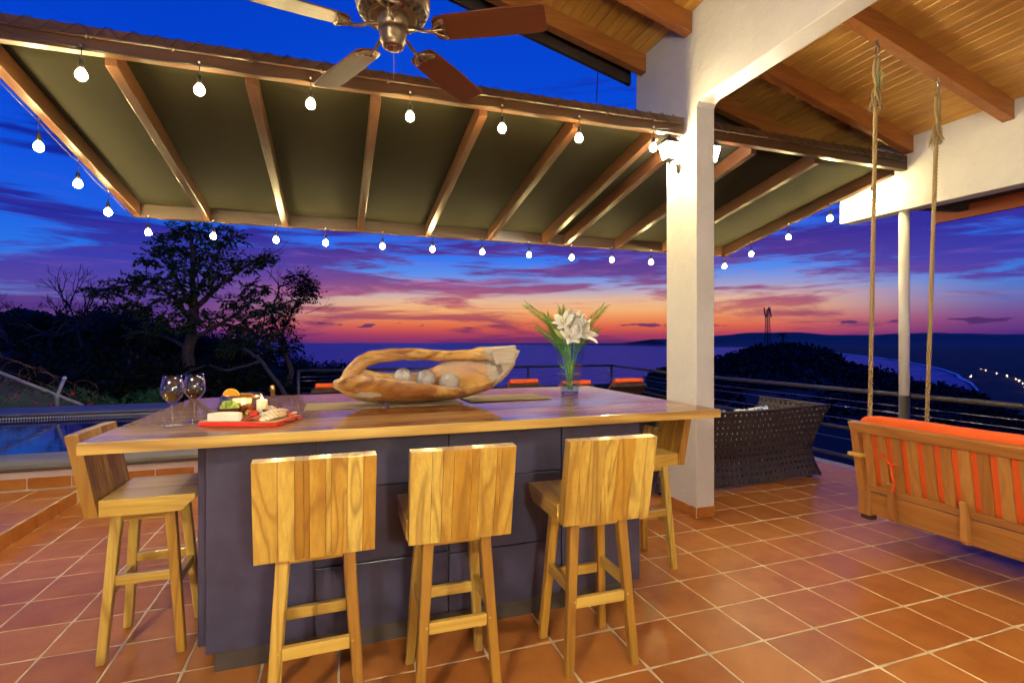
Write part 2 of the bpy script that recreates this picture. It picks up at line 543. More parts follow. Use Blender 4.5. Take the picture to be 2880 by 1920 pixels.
def tile_mat():
    m, nt, b = mat_base('terracotta_tile', .3)
    tc = nt.nodes.new('ShaderNodeTexCoord')
    ge = nt.nodes.new('ShaderNodeNewGeometry')
    oi = nt.nodes.new('ShaderNodeObjectInfo')
    ran = MA(nt, 'FRACT', MA(nt, 'ADD', oi.outputs['Random'], ge.outputs['Random Per Island']))
    pos = ge.outputs['Position']
    off = N(nt, 'ShaderNodeCombineXYZ', X=MA(nt, 'MULTIPLY', ran, 9), Y=MA(nt, 'MULTIPLY', ran, 23), Z=0.0).outputs[0]
    va = N(nt, 'ShaderNodeVectorMath', {'operation': 'ADD'})
    nt.links.new(pos, va.inputs[0])
    nt.links.new(off, va.inputs[1])
    n1 = N(nt, 'ShaderNodeTexNoise', Vector=va.outputs[0], Scale=5.0, Detail=4.0, Roughness=.55, Distortion=.4).outputs[0]
    n2 = N(nt, 'ShaderNodeTexNoise', Vector=va.outputs[0], Scale=70.0, Detail=4.0, Roughness=.6).outputs[0]
    col = MIX(nt, N(nt, 'ShaderNodeMapRange', Value=n1, From_Min=.25, From_Max=.75).outputs[0], C(.33, .100, .017), C(.50, .195, .038))
    col = MIX(nt, MA(nt, 'MULTIPLY', MA(nt, 'SUBTRACT', ran, .5), .7, clamp=True), col, C(.54, .225, .065))
    col = MIX(nt, MA(nt, 'MULTIPLY', MA(nt, 'SUBTRACT', .5, ran), .8, clamp=True), col, C(.30, .095, .035))
    sp = N(nt, 'ShaderNodeMapRange', Value=n2, From_Min=.62, From_Max=.75).outputs[0]
    col = MIX(nt, MA(nt, 'MULTIPLY', sp, .35), col, C(.12, .045, .02))
    nt.links.new(col, b.inputs['Base Color'])
    nt.links.new(MA(nt, 'MULTIPLY_ADD', n2, .10, .24), b.inputs['Roughness'])
    b.inputs['Specular IOR Level'].default_value = .2
    bump(nt, b, n2, .10, .004)
    return m
M['tile'] = tile_mat()
M['grout'] = simple('cream_grout', C(.66, .55, .36), .85, 9, .3)

def foliage(name, a, b_, rough=.55, trans=.25):
    m, nt, b = mat_base(name, rough)
    ge = nt.nodes.new('ShaderNodeNewGeometry')
    ran = ge.outputs['Random Per Island']
    b.inputs['Specular IOR Level'].default_value = .25
    nt.links.new(MIX(nt, ran, a, b_), b.inputs['Base Color'])
    tr = N(nt, 'ShaderNodeBsdfTranslucent', Color=b_)
    mx = N(nt, 'ShaderNodeMixShader', _0=trans, _1=b.outputs[0], _2=tr.outputs[0])
    nt.links.new(mx.outputs[0], nt.nodes['Material Output'].inputs[0])
    return m
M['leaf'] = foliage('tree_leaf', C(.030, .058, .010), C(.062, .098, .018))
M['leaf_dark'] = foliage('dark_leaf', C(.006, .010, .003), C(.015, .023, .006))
M['leaf_green'] = foliage('hedge_leaf', C(.065, .19, .030), C(.12, .28, .050))
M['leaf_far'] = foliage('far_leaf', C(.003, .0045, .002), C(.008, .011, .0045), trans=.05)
M['palm_green'] = foliage('cut_palm_leaf', C(.085, .24, .030), C(.17, .36, .06), trans=.35)
M['stem'] = simple('flower_stem', C(.18, .46, .06), .45, 30, .2)
M['bark'] = simple('bark', C(.085, .060, .042), .9, 12, .4, .5, 60)
M['bark_pale'] = simple('bare_bark', C(.055, .044, .036), .9, 12, .3)
M['redflower'] = simple('red_flower', C(.70, .03, .02), .6)

# ================================================================== THE SETTING
PITCH = .3255
TW = .3162
F2 = Vector((math.sin(YAW), math.cos(YAW), 0))
R2 = Vector((math.cos(YAW), -math.sin(YAW), 0))

def in_view(x, y, z=0, pad=1.08):
    p = Vector((x, y, 0))
    d = p.dot(F2)
    if d < .6:
        return None
    u, v = p.dot(R2) / d, (z - 1.45) / d
    return d if abs(u) < 1.003 * pad and abs(v) < .668 * pad else None

def tile_outline(w, h, rg, wob=.0016):
    pts = []
    n = 5
    cs = [(-w / 2, -h / 2), (w / 2, -h / 2), (w / 2, h / 2), (-w / 2, h / 2)]
    for i in range(4):
        a, b = cs[i], cs[(i + 1) % 4]
        for k in range(n):
            t = k / n
            x, y = a[0] + (b[0] - a[0]) * t, a[1] + (b[1] - a[1]) * t
            j = .0025 if k == 0 else 0
            x, y = x * (1 - j / abs(w) * 2), y * (1 - j / abs(h) * 2)
            pts.append((x + rg.uniform(-wob, wob), y + rg.uniform(-wob, wob)))
    return pts

def tile_geo(mb, w, h, rg, c=(0, 0, 0), t=.007):
    o = tile_outline(w, h, rg)
    n = len(o)
    k = .0028
    top = [(c[0] + x * (1 - k / w * 2), c[1] + y * (1 - k / h * 2), c[2]) for x, y in o]
    mid = [(c[0] + x, c[1] + y, c[2] - .0022) for x, y in o]
    bot = [(c[0] + x, c[1] + y, c[2] - t) for x, y in o]
    fs = [tuple(range(n))]
    for a, b in ((0, n), (n, 2 * n)):
        fs += [(a + i, b + i, b + (i + 1) % n, a + (i + 1) % n) for i in range(n)]
    mb.add(top + mid + bot, fs)

TILE_MESH = []
for k in range(6):
    mb = MB()
    tile_geo(mb, TW, TW, random.Random(k))
    me = mb.mesh('tile')
    me.materials.append(M['tile'])
    TILE_MESH.append(me)

# --- terrace floor
floor = MB().box(-6, 5.72, -1.3, 10.75, -.5, -.0022).box(5.7205, 6.35, 7.2, 10.75, -.5, -.0022).build('terrace_floor', M['grout'])
tag(floor, 'terracotta tiled terrace floor with cream grout lines', None, kind='structure')
cells = []
rest = MB()
rr = random.Random(3)
for i in range(-5, 22):
    for j in range(-9, 27):
        x, y = -.961 + PITCH * (i + .5), 1.62 + PITCH * (j + .5)
        if x < -2.3 or x > 6.2 or y > 10.6 or (x > 5.6 and y < 7.4):
            continue
        d = in_view(x, y)
        hid = (-.45 < x < 1.6 and 2.75 < y < 3.5)
        cells.append((d if d and not hid else 1e9, x, y))
cells.sort()
for k, (d, x, y) in enumerate(cells):
    jx, jy, jz = rr.uniform(-.0012, .0012), rr.uniform(-.0012, .0012), rr.uniform(-.0008, .0008)
    if k < 262 and d < 1e8:
        o = obj('tile', TILE_MESH[k % 6], None, floor, loc=(x + jx, y + jy, jz), rot=(rr.uniform(-.001, .001), rr.uniform(-.001, .001), rr.choice((0, PI / 2, PI))))
    else:
        tile_geo(rest, TW, TW, rr, (x + jx, y + jy, jz))
o = rest.build('tile', M['tile'], floor)
o['kind'] = 'stuff'

# --- raised pool deck on the left
ZP = .13
deck = MB().box(-9, -2.178, -1.2, 5.722, -.3, ZP - .0022).build('pool_deck', M['grout'])
tag(deck, 'raised tiled deck one step up in front of the pool', None, kind='structure')
rest = MB()
for i in range(0, 21):
    for j in range(0, 20):
        x, y = -2.178 - PITCH * (i + .5), 5.66 - PITCH * (j + .5)
        if in_view(x, y, ZP):
            obj('tile', TILE_MESH[(i * 5 + j) % 6], None, deck, loc=(x, y, ZP))
        elif i < 8:
            tile_geo(rest, TW, TW, rr, (x, y, ZP))
o = rest.build('tile', M['tile'], deck)
o['kind'] = 'stuff'
mb = MB()
tile_geo(mb, TW, .112, random.Random(20))
RISER = mb.mesh('riser_tile')
RISER.materials.append(M['tile'])
for j in range(0, 14):
    obj('riser_tile', RISER, None, deck, loc=(-2.171, 5.56 - PITCH * (j + .5), .062), rot=(PI / 2, 0, PI / 2))

# --- swimming pool
pool = thing('swimming_pool', 'raised swimming pool with grey coping and still dark blue water', 'pool', (-3, 8, 0))
PX0, PX1 = -9.5, -1.15
def pool_part(name, mb, m, **k):
    for i, p in enumerate(mb.v):
        mb.v[i] = (p[0] + 3, p[1] - 8, p[2])
    return mb.build(name, m, pool, **k)
pool_part('shell', MB().box(PX0, PX1, 5.726, 5.96, -.3, .285), M['pink'])
sk = sub_empty('skirting', pool)
mb = MB()
tile_geo(mb, TW, .098, random.Random(21))
SK = mb.mesh('tile')
SK.materials.append(M['tile'])
for i in range(0, 14):
    obj('tile', SK, None, sk, loc=(-1.3 - PITCH * (i + .5) + 3, 5.722 - 8, ZP + .05), rot=(PI / 2, 0, 0))
prof = [(5.98, .29), (5.76, .29), (5.70, .295), (5.668, .325), (5.672, .358), (5.70, .385), (5.75, .398), (5.98, .405), (6.01, .39), (6.01, .30)]
pool_part('near_coping', MB().prism([(p[0], p[1]) for p in prof][::-1], 'x', PX0, PX1 + .3), M['grey_concrete'], bevel=.008)
prof = [(9.30, .33), (10.12, .33), (10.14, .40), (10.10, .415), (9.34, .415), (9.27, .405), (9.25, .385), (9.27, .37), (9.30, .365)]
pool_part('far_coping', MB().prism(prof, 'x', PX0, PX1 + .3), M['grey_concrete'], bevel=.008)
pool_part('end_coping', MB().box(PX1, PX1 + .3, 6.01, 9.27, -.3, .402), M['grey_concrete'], bevel=.01)
pool_part('far_wall', MB().box(PX0, PX1, 9.312, 10.1, -.3, .329), M['grey_concrete'])
def mosaic_mat():
    m, nt, b = mat_base('blue_mosaic', .15)
    tc = nt.nodes.new('ShaderNodeTexCoord')
    sp = N(nt, 'ShaderNodeSeparateXYZ', Vector=tc.outputs['Object'])
    v = N(nt, 'ShaderNodeCombineXYZ', X=sp.outputs[0], Y=sp.outputs[2], Z=0.0).outputs[0]
    br = N(nt, 'ShaderNodeTexBrick', {'offset': 0.0, 'squash': 1.0}, Vector=v, Color1=C(.012, .014, .06), Color2=C(.02, .03, .13), Mortar=C(.62, .62, .60), Scale=1.0)
    br.inputs['Mortar Size'].default_value = .0042
    br.inputs['Brick Width'].default_value = .034
    br.inputs['Row Height'].default_value = .034
    nt.links.new(br.outputs[0], b.inputs['Base Color'])
    return m
M['mosaic'] = mosaic_mat()
pool_part('mosaic_band', MB().box(PX0, PX1, 9.296, 9.311, .05, .364), M['mosaic'])
def water_mat(name, deep, scale, strength, rough=.03, dist=.02, stretch=(1, 1, 1)):
    m, nt, b = mat_base(name, rough)
    b.inputs['Base Color'].default_value = deep
    b.inputs['IOR'].default_value = 1.33
    b.inputs['Specular IOR Level'].default_value = .9
    tc = nt.nodes.new('ShaderNodeTexCoord')
    mp = N(nt, 'ShaderNodeMapping', Vector=tc.outputs['Object'], Scale=stretch).outputs[0]
    n = N(nt, 'ShaderNodeTexNoise', Vector=mp, Scale=scale, Detail=4.0, Roughness=.55).outputs[0]
    bump(nt, b, n, strength, dist)
    return m
M['poolwater'] = water_mat('pool_water', C(.004, .014, .085), 6.0, .08, .02, .02)
pool_part('water', MB().box(PX0, PX1, 5.97, 9.296, .0, .318), M['poolwater'])

# --- white pier with the beam and upper wall above it (plane x = 2.79 .. 2.97)
def roof_z(x):
    return 4.163 - .25 * (x - 2.79)
pier = thing('white_pier_wall', 'white plastered pier carrying the white beam beside the bar', 'wall', (2.88, 3.65, 0))
outl = [(3.452, 0), (3.85, 0), (3.85, 3.34), (4.335, 3.34), (4.335, 4.20), (-1.15, 4.20), (-1.15, 3.42), (3.385, 3.42), (3.43, 3.405), (3.452, 3.37)]
mb = MB().prism([(y - 3.65, z) for y, z in outl], 'x', -.09, .09)
mb.build('wall_face', M['plaster'], pier, bevel=.006)
def skirt(parent, w, loc, rot):
    mb = MB()
    tile_geo(mb, w, .088, rr)
    mb.build('skirting_tile', M['tile'], parent, loc=loc, rot=rot)
skirt(pier, .17, (0, -.204, .047), (PI / 2, 0, 0))
skirt(pier, .085, (-.096, -.153, .047), (PI / 2, 0, -PI / 2))
skirt(pier, .300, (-.096, .045, .047), (PI / 2, 0, -PI / 2))
skirt(pier, .300, (.096, -.045, .047), (PI / 2, 0, PI / 2))

rb = thing('white_edge_beam', 'long white plastered beam over the railing at the right', 'wall', (5.53, 2, 0))
MB().prism([(4.29 - 2, 2.79), (4.29 - 2, 3.10), (4.27 - 2, 3.56), (-3.15, 3.56), (-3.15, 2.75)], 'x', -.08, .09).build('beam_face', M['plaster'], rb, bevel=.006)
o = MB()
o.tube([(-.005, 1.64, 2.785), (-.005, 1.64, .895)], .047, 20)
o.build('post', M['whitepost'], rb)
MB().tube([(-.005, 1.64, .897), (-.005, 1.64, -.02)], .048, 20).build('post_foot', M['rail'], rb)

# --- house wall behind the viewer
hw = MB().box(-6, 7, -1.35, -1.15, -.2, 5.6).build('house_wall', M['plaster'])
tag(hw, 'white plastered house wall behind the terrace', 'wall')

# --- porch roof: boards along y, rafters along x, falling to the right
roof = thing('porch_roof', 'sloping porch roof with honey coloured board ceiling and rafters', 'roof', (2.8, 2, 4))
TH = math.atan(.25)
def rz_(x, dz=0):
    return roof_z(x) + dz
PW = .092
mb = MB().box(-(PW - .005) / 2, (PW - .005) / 2, -2.72, 2.72, 0, .018)
PL = mb.mesh('ceiling_board')
PL.materials.append(M['ceil'])
bm = bmesh.new(); bm.from_mesh(PL)
bmesh.ops.bevel(bm, geom=[e for e in bm.edges if abs(e.verts[0].co.y - e.verts[1].co.y) > 1 and e.verts[0].co.z < .01], offset=.006, segments=1, affect='EDGES')
bm.to_mesh(PL); bm.free()
nb = 0
x = -1.55
while x < 6.15:
    if not (2.80 < x < 2.96):
        obj('ceiling_board', PL, None, roof, loc=(x - 2.8, 1.56 - 2, rz_(x) - 4), rot=(rr.uniform(-.0006, .0006), TH + rr.uniform(-.006, .006), 0))
    x += PW * math.cos(TH)
p = []
mb = MB()
mb.hexa([(-1.7 - 2.8, -1.2 - 2, rz_(-1.7) - 4 + .021), (6.3 - 2.8, -1.2 - 2, rz_(6.3) - 4 + .021), (6.3 - 2.8, 4.27 - 2, rz_(6.3) - 4 + .021), (-1.7 - 2.8, 4.27 - 2, rz_(-1.7) - 4 + .021),
         (-1.7 - 2.8, -1.2 - 2, rz_(-1.7) - 4 + .14), (6.3 - 2.8, -1.2 - 2, rz_(6.3) - 4 + .14), (6.3 - 2.8, 4.46 - 2, rz_(6.3) - 4 + .14), (-1.7 - 2.8, 4.46 - 2, rz_(-1.7) - 4 + .14)])
mb.build('roof_deck', M['roofing'], roof)
for k, y in enumerate((4.20, 3.54, 2.74, 1.94, 1.14, .34, -.46)):
    for xa, xb in ((-1.6, 2.786), (2.974, 5.447)):
        w, dz0, dz1 = .085, -.002, -.165
        mb = MB()
        c = Vector(((xa + xb) / 2, y, rz_((xa + xb) / 2)))
        q = []
        for dz in (dz1, dz0):
            q += [(xa - c.x, -w / 2, rz_(xa, dz) - c.z), (xb - c.x, -w / 2, rz_(xb, dz) - c.z), (xb - c.x, w / 2, rz_(xb, dz) - c.z), (xa - c.x, w / 2, rz_(xa, dz) - c.z)]
        mb.hexa(q)
        mb.build('rafter', M['rafter'], roof, bevel=.004, loc=(c.x - 2.8, c.y - 2, c.z - 4))
# barge board and dark overhang beyond the last rafter
mb = MB()
for y0, y1, d0, d1 in ((4.30, 4.33, -.10, .16), (4.42, 4.46, -.16, .17)):
    q = []
    for dz in (d0, d1):
        q += [(-1.7 - 2.8, y0 - 2, rz_(-1.7, dz) - 4), (2.785 - 2.8, y0 - 2, rz_(2.785, dz) - 4), (2.785 - 2.8, y1 - 2, rz_(2.785, dz) - 4), (-1.7 - 2.8, y1 - 2, rz_(-1.7, dz) - 4)]
    mb.hexa(q)
q = []
for dz in (-.24, .16):
    q += [(2.975 - 2.8, 4.30 - 2, rz_(2.975, dz) - 4), (5.44 - 2.8, 4.30 - 2, rz_(5.44, dz) - 4), (5.44 - 2.8, 4.33 - 2, rz_(5.44, dz) - 4), (2.975 - 2.8, 4.33 - 2, rz_(2.975, dz) - 4)]
mb.hexa(q)
mb.build('barge_board', M['darkeave'], roof)
# eave outside the edge beam
mb = MB()
mb.box(6.30 - 2.8, 6.34 - 2.8, -1.2 - 2, 3.86 - 2, 2.76 - 4, 2.93 - 4)
mb.build('eave_fascia', M['redfascia'], roof)
mb = MB()
mb.box(5.63 - 2.8, 6.298 - 2.8, -1.2 - 2, 3.86 - 2, 2.90 - 4, 2.925 - 4)
for y in (3.50, 2.6, 1.7):
    mb.hexa([(5.63 - 2.8, y - 2, 2.79 - 4), (6.29 - 2.8, y - 2, 2.83 - 4), (6.29 - 2.8, y + .09 - 2, 2.83 - 4), (5.63 - 2.8, y + .09 - 2, 2.79 - 4),
             (5.63 - 2.8, y - 2, 2.899 - 4), (6.29 - 2.8, y - 2, 2.899 - 4), (6.29 - 2.8, y + .09 - 2, 2.899 - 4), (5.63 - 2.8, y + .09 - 2, 2.899 - 4)])
mb.build('eave_soffit', M['darkeave'], roof)

# --- pergola
perg = thing('pergola', 'brown timber pergola with a dark canvas stretched over its rafters', 'pergola', (1.5, 4.8, 0))
def settle(x, y):
    # the near beam has settled a little towards its pool end
    return -.070 * max(0, (2.7 - x) / 4.5) * max(0, min(1, (6.0 - y) / 2.44))
def pb(name, mb, m, **k):
    for i, p in enumerate(mb.v):
        mb.v[i] = (p[0] - 1.5, p[1] - 4.8, p[2] + settle(p[0], p[1]))
    return mb.build(name, m, perg, **k)
PXL, PXR, YF, YB = -1.86, 5.40, 3.56, 6.0
ZF, ZB = 3.175, 2.69            # underside of the near and the far beam
def pz(y):
    return ZF - .03 + (ZB - ZF + .03) * (y - YF) / (YB - YF)
pb('front_beam', MB().box(PXL - .1, 2.755, YF, YF + .06, ZF, ZF + .145), M['perg_x'], bevel=.004)
pb('front_beam', MB().box(3.0, PXR + .05, YF, YF + .06, ZF, ZF + .145), M['perg_x'], bevel=.004)
pb('far_beam', MB().box(PXL - .04, PXR + .04, YB, YB + .06, ZB, ZB + .13), M['perg_x'], bevel=.004)
for x in (PXL, -1.25, -.51, .267, 1.03, 1.79, 2.51, 2.81, 3.55, 4.31, 5.33):
    w = .062
    y0, y1 = YF + .063, YB - .003
    if 2.70 < x < 3.06:
        y0 = 3.86
    q = []
    for dz in (0, .125):
        q += [(x - w / 2, y0, pz(y0) + dz), (x + w / 2, y0, pz(y0) + dz), (x + w / 2, y1, pz(y1) + dz), (x - w / 2, y1, pz(y1) + dz)]
    pb('rafter', MB().hexa(q), M['perg_y'], bevel=.003)

def tarp_mat():
    m, nt, b = mat_base('olive_canvas', .85)
    b.inputs['Specular IOR Level'].default_value = .2
    tc = nt.nodes.new('ShaderNodeTexCoord')
    n = N(nt, 'ShaderNodeTexNoise', Vector=tc.outputs['Object'], Scale=2.2, Detail=4.0).outputs[0]
    w = N(nt, 'ShaderNodeTexNoise', Vector=tc.outputs['Object'], Scale=260.0, Detail=2.0).outputs[0]
    nt.links.new(MIX(nt, n, C(.0135, .0112, .0050), C(.021, .0178, .0085)), b.inputs['Base Color'])
    bump(nt, b, w, .12, .002)
    return m
M['tarp'] = tarp_mat()
CX = sorted([PXL - .02 + (PXR - PXL + .04) * i / 49 for i in range(50)] + [2.765, 2.995])
CY = sorted([YF + .10 + (YB - YF - .06) * j / 12 for j in range(13)] + [3.872])
rows = []
for y in CY:
    _ = YF + .10
    row = []
    for i in range(len(CX)):
        x = CX[i]
        fx = min(abs(x - rx) for rx in (PXL, -1.25, -.51, .267, 1.03, 1.79, 2.51, 2.81, 3.55, 4.31, 5.33))
        sag = -.016 * min(1, fx / .3) * math.sin(PI * max(0, min(1, (y - YF) / (YB - YF))))
        row.append((x, y, pz(y) + .134 + sag + .003 * math.sin(9 * x + 5 * y) + .003 * noise.noise(Vector((x * 2, y * 3, 0)))))
    rows.append(row)
def notched(y, x):
    return 2.765 < x < 2.995 and y < 3.87
mb = MB()
for j in range(len(CY) - 1):
    for i in range(len(CX) - 1):
        a, b, c, d = rows[j][i], rows[j][i + 1], rows[j + 1][i + 1], rows[j + 1][i]
        if notched(a[1], (a[0] + b[0]) / 2):
            continue
        mb.add([a, b, c, d], [(0, 1, 2, 3)], True)
me = mb.mesh('canvas', fix=False)
bm = bmesh.new(); bm.from_mesh(me)
bmesh.ops.remove_doubles(bm, verts=bm.verts, dist=.0005)
bm.to_mesh(me); bm.free()
for v in me.vertices:
    v.co.z += settle(v.co.x, v.co.y)
    v.co.x -= 1.5
    v.co.y -= 4.8
obj('canvas', me, M['tarp'], perg, solid=.003)
# turned-over hem of the canvas: seams half-way, rod and lacing on the front beam
for xa, xb in ((PXL - .1, 2.70), (3.0, PXR - .02)):
    pb('lacing_rod', MB().tube([(xa, YF - .016, ZF + .078), (xb, YF - .016, ZF + .078)], .0085, 8), M['perg_x'])
    lac = MB()
    x = xa + .02
    pts = []
    q = random.Random(5)
    while x < xb:
        s = q.uniform(.10, .14)
        pts += [(x, YF - .027, ZF + .070 + q.uniform(-.004, .004)), (x + s * .45, YF - .006, ZF + .148), (x + s * .55, YF + .01, ZF + .152), (x + s * .62, YF - .006, ZF + .147)]
        x += s
    lac.tube(pts, .0032, 5)
    pb('lacing_cord', lac, M['black'])
    n = int((xb - xa) / .42)
    for i in range(n):
        xx = xa + .2 + i * .42
        pb('rod_bracket', MB().tube([(xx, YF - .03, ZF + .078), (xx, YF - .002, ZF + .078)], .013, 8), M['perg_x'])
# guy wire from roof edge to the beam
wr = MB().tube([(2.40, 4.38, rz_(2.40, -.10)), (1.96, 3.62, 3.31)], .004, 6).build('guy_wire', M['black'])
tag(wr, 'thin dark guy wire from the roof edge down to the pergola beam', 'wire')

# --- railing
rail = thing('cable_railing', 'dark steel railing with thin taut cables round the terrace', 'railing', (5.55, 6, 0))
def rp(name, mb, m, **k):
    for i, p in enumerate(mb.v):
        mb.v[i] = (p[0] - 5.55, p[1] - 6, p[2])
    return mb.build(name, m, rail, **k)
path = [(5.56, -1.1), (5.56, 7.5), (6.08, 10.48), (-.66, 10.46)]
for (a, b) in zip(path[:-1], path[1:]):
    rp('handrail', MB().tube([(*a, .895), (*b, .895)], .026, 12), M['rail'])
    for z in (.775, .70, .56, .33):
        rp('cable', MB().tube([(*a, z), (*b, z)], .0036, 6), M['steel'])
    for z in (.455, .13):
        rp('rail_bar', MB().tube([(*a, z), (*b, z)], .021, 10), M['rail'])
for (x, y) in ((5.56, -.6), (5.56, 1.2), (5.56, 7.5), (6.08, 10.48), (4.0, 10.475), (1.9, 10.47), (-.66, 10.46)):
    rp('post', MB().tube([(x, y, -.02), (x, y, .895)], .027, 12), M['rail'])
for (x, y, dx, dy) in ((5.56, 3.64, 0, 1), (5.56, 3.64, 0, -1), (6.08, 10.48, -1, 0), (6.08, 10.48, -.17, -.98), (-.66, 10.46, 1, 0)):
    for z in (.775, .70):
        mb = MB()
        mb.tube([(x + dx * .06, y + dy * .06, z), (x + dx * .12, y + dy * .12, z)], .006, 6)
        mb.tube([(x + dx * .12, y + dy * .12, z), (x + dx * .24, y + dy * .24, z)], .010, 6)
        mb.tube([(x + dx * .24, y + dy * .24, z), (x + dx * .30, y + dy * .30, z)], .006, 6)
        rp('turnbuckle', mb, M['steel'])

# ================================================================== THE BAR
bar = thing('bar_island', 'slate coloured bar island under a glossy teak plank counter', 'bar counter', (.55, 3.05, 0))
def bp(name, mb, m, parent=None, **k):
    for i, p in enumerate(mb.v):
        mb.v[i] = (p[0] - .55, p[1] - 3.05, p[2])
    return mb.build(name, m, parent or bar, **k)
BX0, BX1, BY0, BY1, TT = -.536, 1.655, 2.53, 3.60, 1.08
bp('carcass', MB().box(BX0 + .004, BX1 - .004, BY0 + .021, BY1, .085, 1.034), M['toe'])
bp('plinth', MB().box(BX0 + .035, BX1 - .035, BY0 + .012, BY1 - .02, 0, .0845), M['toe'])
bp('end_panel', MB().box(BX0 - .055, BX0 - .001, BY0 + .13, BY1 + .02, .06, 1.034), M['cabinet'], bevel=.003)
g = .0035
for x0, x1, zs in ((BX0, -.092, (.085, 1.03)), (-.092, .537, (.085, .40, .76, 1.03)), (.537, 1.16, (.085, .385, .757, 1.03)), (1.16, BX1, (.085, 1.03))):
    for z0, z1 in zip(zs[:-1], zs[1:]):
        nm = 'drawer_front' if len(zs) > 2 else 'door_panel'
        bp(nm, MB().box(x0 + g, x1 - g, BY0, BY0 + .02, z0 + g, z1 - g), M['cabinet'], bevel=.0025)
top = sub_empty('counter_top', bar)
TX0, TX1, TY0, TY1 = -.887, 1.99, 2.262, 3.83
ys = [TY0, TY0 + .014]
wr_ = random.Random(11)
while ys[-1] < TY1 - .09:
    ys.append(ys[-1] + wr_.choice((.012, .05, .09, .12, .135, .15)))
ys[-1] = TY1
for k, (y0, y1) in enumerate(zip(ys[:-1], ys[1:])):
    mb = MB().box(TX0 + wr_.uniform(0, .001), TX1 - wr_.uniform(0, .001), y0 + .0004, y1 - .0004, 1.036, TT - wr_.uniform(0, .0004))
    bp('plank', mb, M['top_edge_lit'] if k == 0 else M['top'], top, bevel=.0016)
mb = MB()
mb.box(1.64, 1.665, 2.36, 2.52, .985, 1.035)
bp('support_bracket', mb, M['rail'], bevel=.002)

# ------------------------------------------------------------------ stools
def make_stool(label, loc, rz, seed):
    q = random.Random(seed)
    t = thing('bar_stool', label, 'stool', (*loc, 0), rz, 'teak bar stools round the island')
    # legs
    feet = {(-1, -1): 0, (1, -1): 0, (-1, 1): 0, (1, 1): 0}
    LEG = {}
    for sx, sy in feet:
        a = Vector((sx * .160, sy * .157, 0))
        b = Vector((sx * .116, sy * .104 - .004, .672))
        LEG[(sx, sy)] = (a, b)
        mb = MB()
        w0, w1 = .038, .046
        p = []
        for c, w in ((a, w0), (b, w1)):
            for dx, dy in ((-1, -1), (1, -1), (1, 1), (-1, 1)):
                p.append((c.x + dx * w / 2, c.y + dy * w / 2, c.z))
        mb.hexa(p)
        leg = mb.build('leg', M['teak'], t, bevel=.006)
        pt = a.lerp(b, .47)
        MB().tube([(pt.x - sx * .01, pt.y + sy * (.0215), pt.z), (pt.x - sx * .01, pt.y + sy * .0235, pt.z)], .0045, 8).build('wooden_plug', M['teak_x'], leg)
    def at(k, z):
        a, b = LEG[k]
        return a.lerp(b, z / .672)
    for sy, z in ((-1, .305), (1, .32)):
        a, b = at((-1, sy), z), at((1, sy), z)
        MB().bar(a + Vector((.021, 0, 0)), b - Vector((.021, 0, 0)), .024, .046).build('stretcher', M['teak_x'], t, bevel=.003)
    for sx in (-1, 1):
        a, b = at((sx, -1), .36), at((sx, 1), .36)
        MB().bar(a + Vector((0, .021, 0)), b - Vector((0, .021, 0)), .024, .046).build('stretcher', M['teak_y'], t, bevel=.003)
    for sy in (-1, 1):
        a, b = at((-1, sy), .647), at((1, sy), .647)
        MB().bar(a + Vector((.022, 0, 0)), b - Vector((.022, 0, 0)), .022, .044).build('apron', M['teak_x'], t, bevel=.002)
    for sx in (-1, 1):
        a, b = at((sx, -1), .647), at((sx, 1), .647)
        MB().bar(a + Vector((0, .022, 0)), b - Vector((0, .022, 0)), .022, .044).build('apron', M['teak_y'], t, bevel=.002)
    # seat of glued staves running front to back, the front edge undercut
    seat = sub_empty('seat', t)
    xs = [-.21]
    while xs[-1] < .21 - .05:
        xs.append(xs[-1] + q.uniform(.045, .085))
    xs[-1] = .21
    for x0, x1 in zip(xs[:-1], xs[1:]):
        pr = [(-.150, .671), (.165, .671), (.222, .724), (.222, .746), (-.150, .746)]
        MB().prism(pr, 'x', x0 + .0003, x1 - .0003).build('stave', M['teak_y'], seat, bevel=.0018)
    # backrest of upright staves, leaning back
    back = sub_empty('backrest', t)
    xs = [-.206]
    while xs[-1] < .206 - .04:
        xs.append(xs[-1] + q.choice((.018, .03, .042, .055, .07, .08)))
    xs[-1] = .206
    for x0, x1 in zip(xs[:-1], xs[1:]):
        pr = [(-.203, .668), (-.1515, .672), (-.224, 1.044), (-.276, 1.040)]
        MB().prism(pr, 'x', x0 + .0003, x1 - .0003).build('stave', M['teak'], back, bevel=.002)
    return t

make_stool('teak bar stool with back to us, nearest the cheese board end of the island', (-.070, 2.185), R(1.5), 1)
make_stool('teak bar stool with back to us, middle one of the three in front', (.474, 2.172), R(-1), 2)
make_stool('teak bar stool with back to us, in front of the flower vase end', (1.118, 2.16), R(-1.5), 3)
make_stool('teak bar stool seen side on at the end of the island beside the pool', (-.838, 2.935), R(-90), 4)
make_stool('teak bar stool tucked under the far end beside the white pier', (1.885, 2.905), R(91), 5)

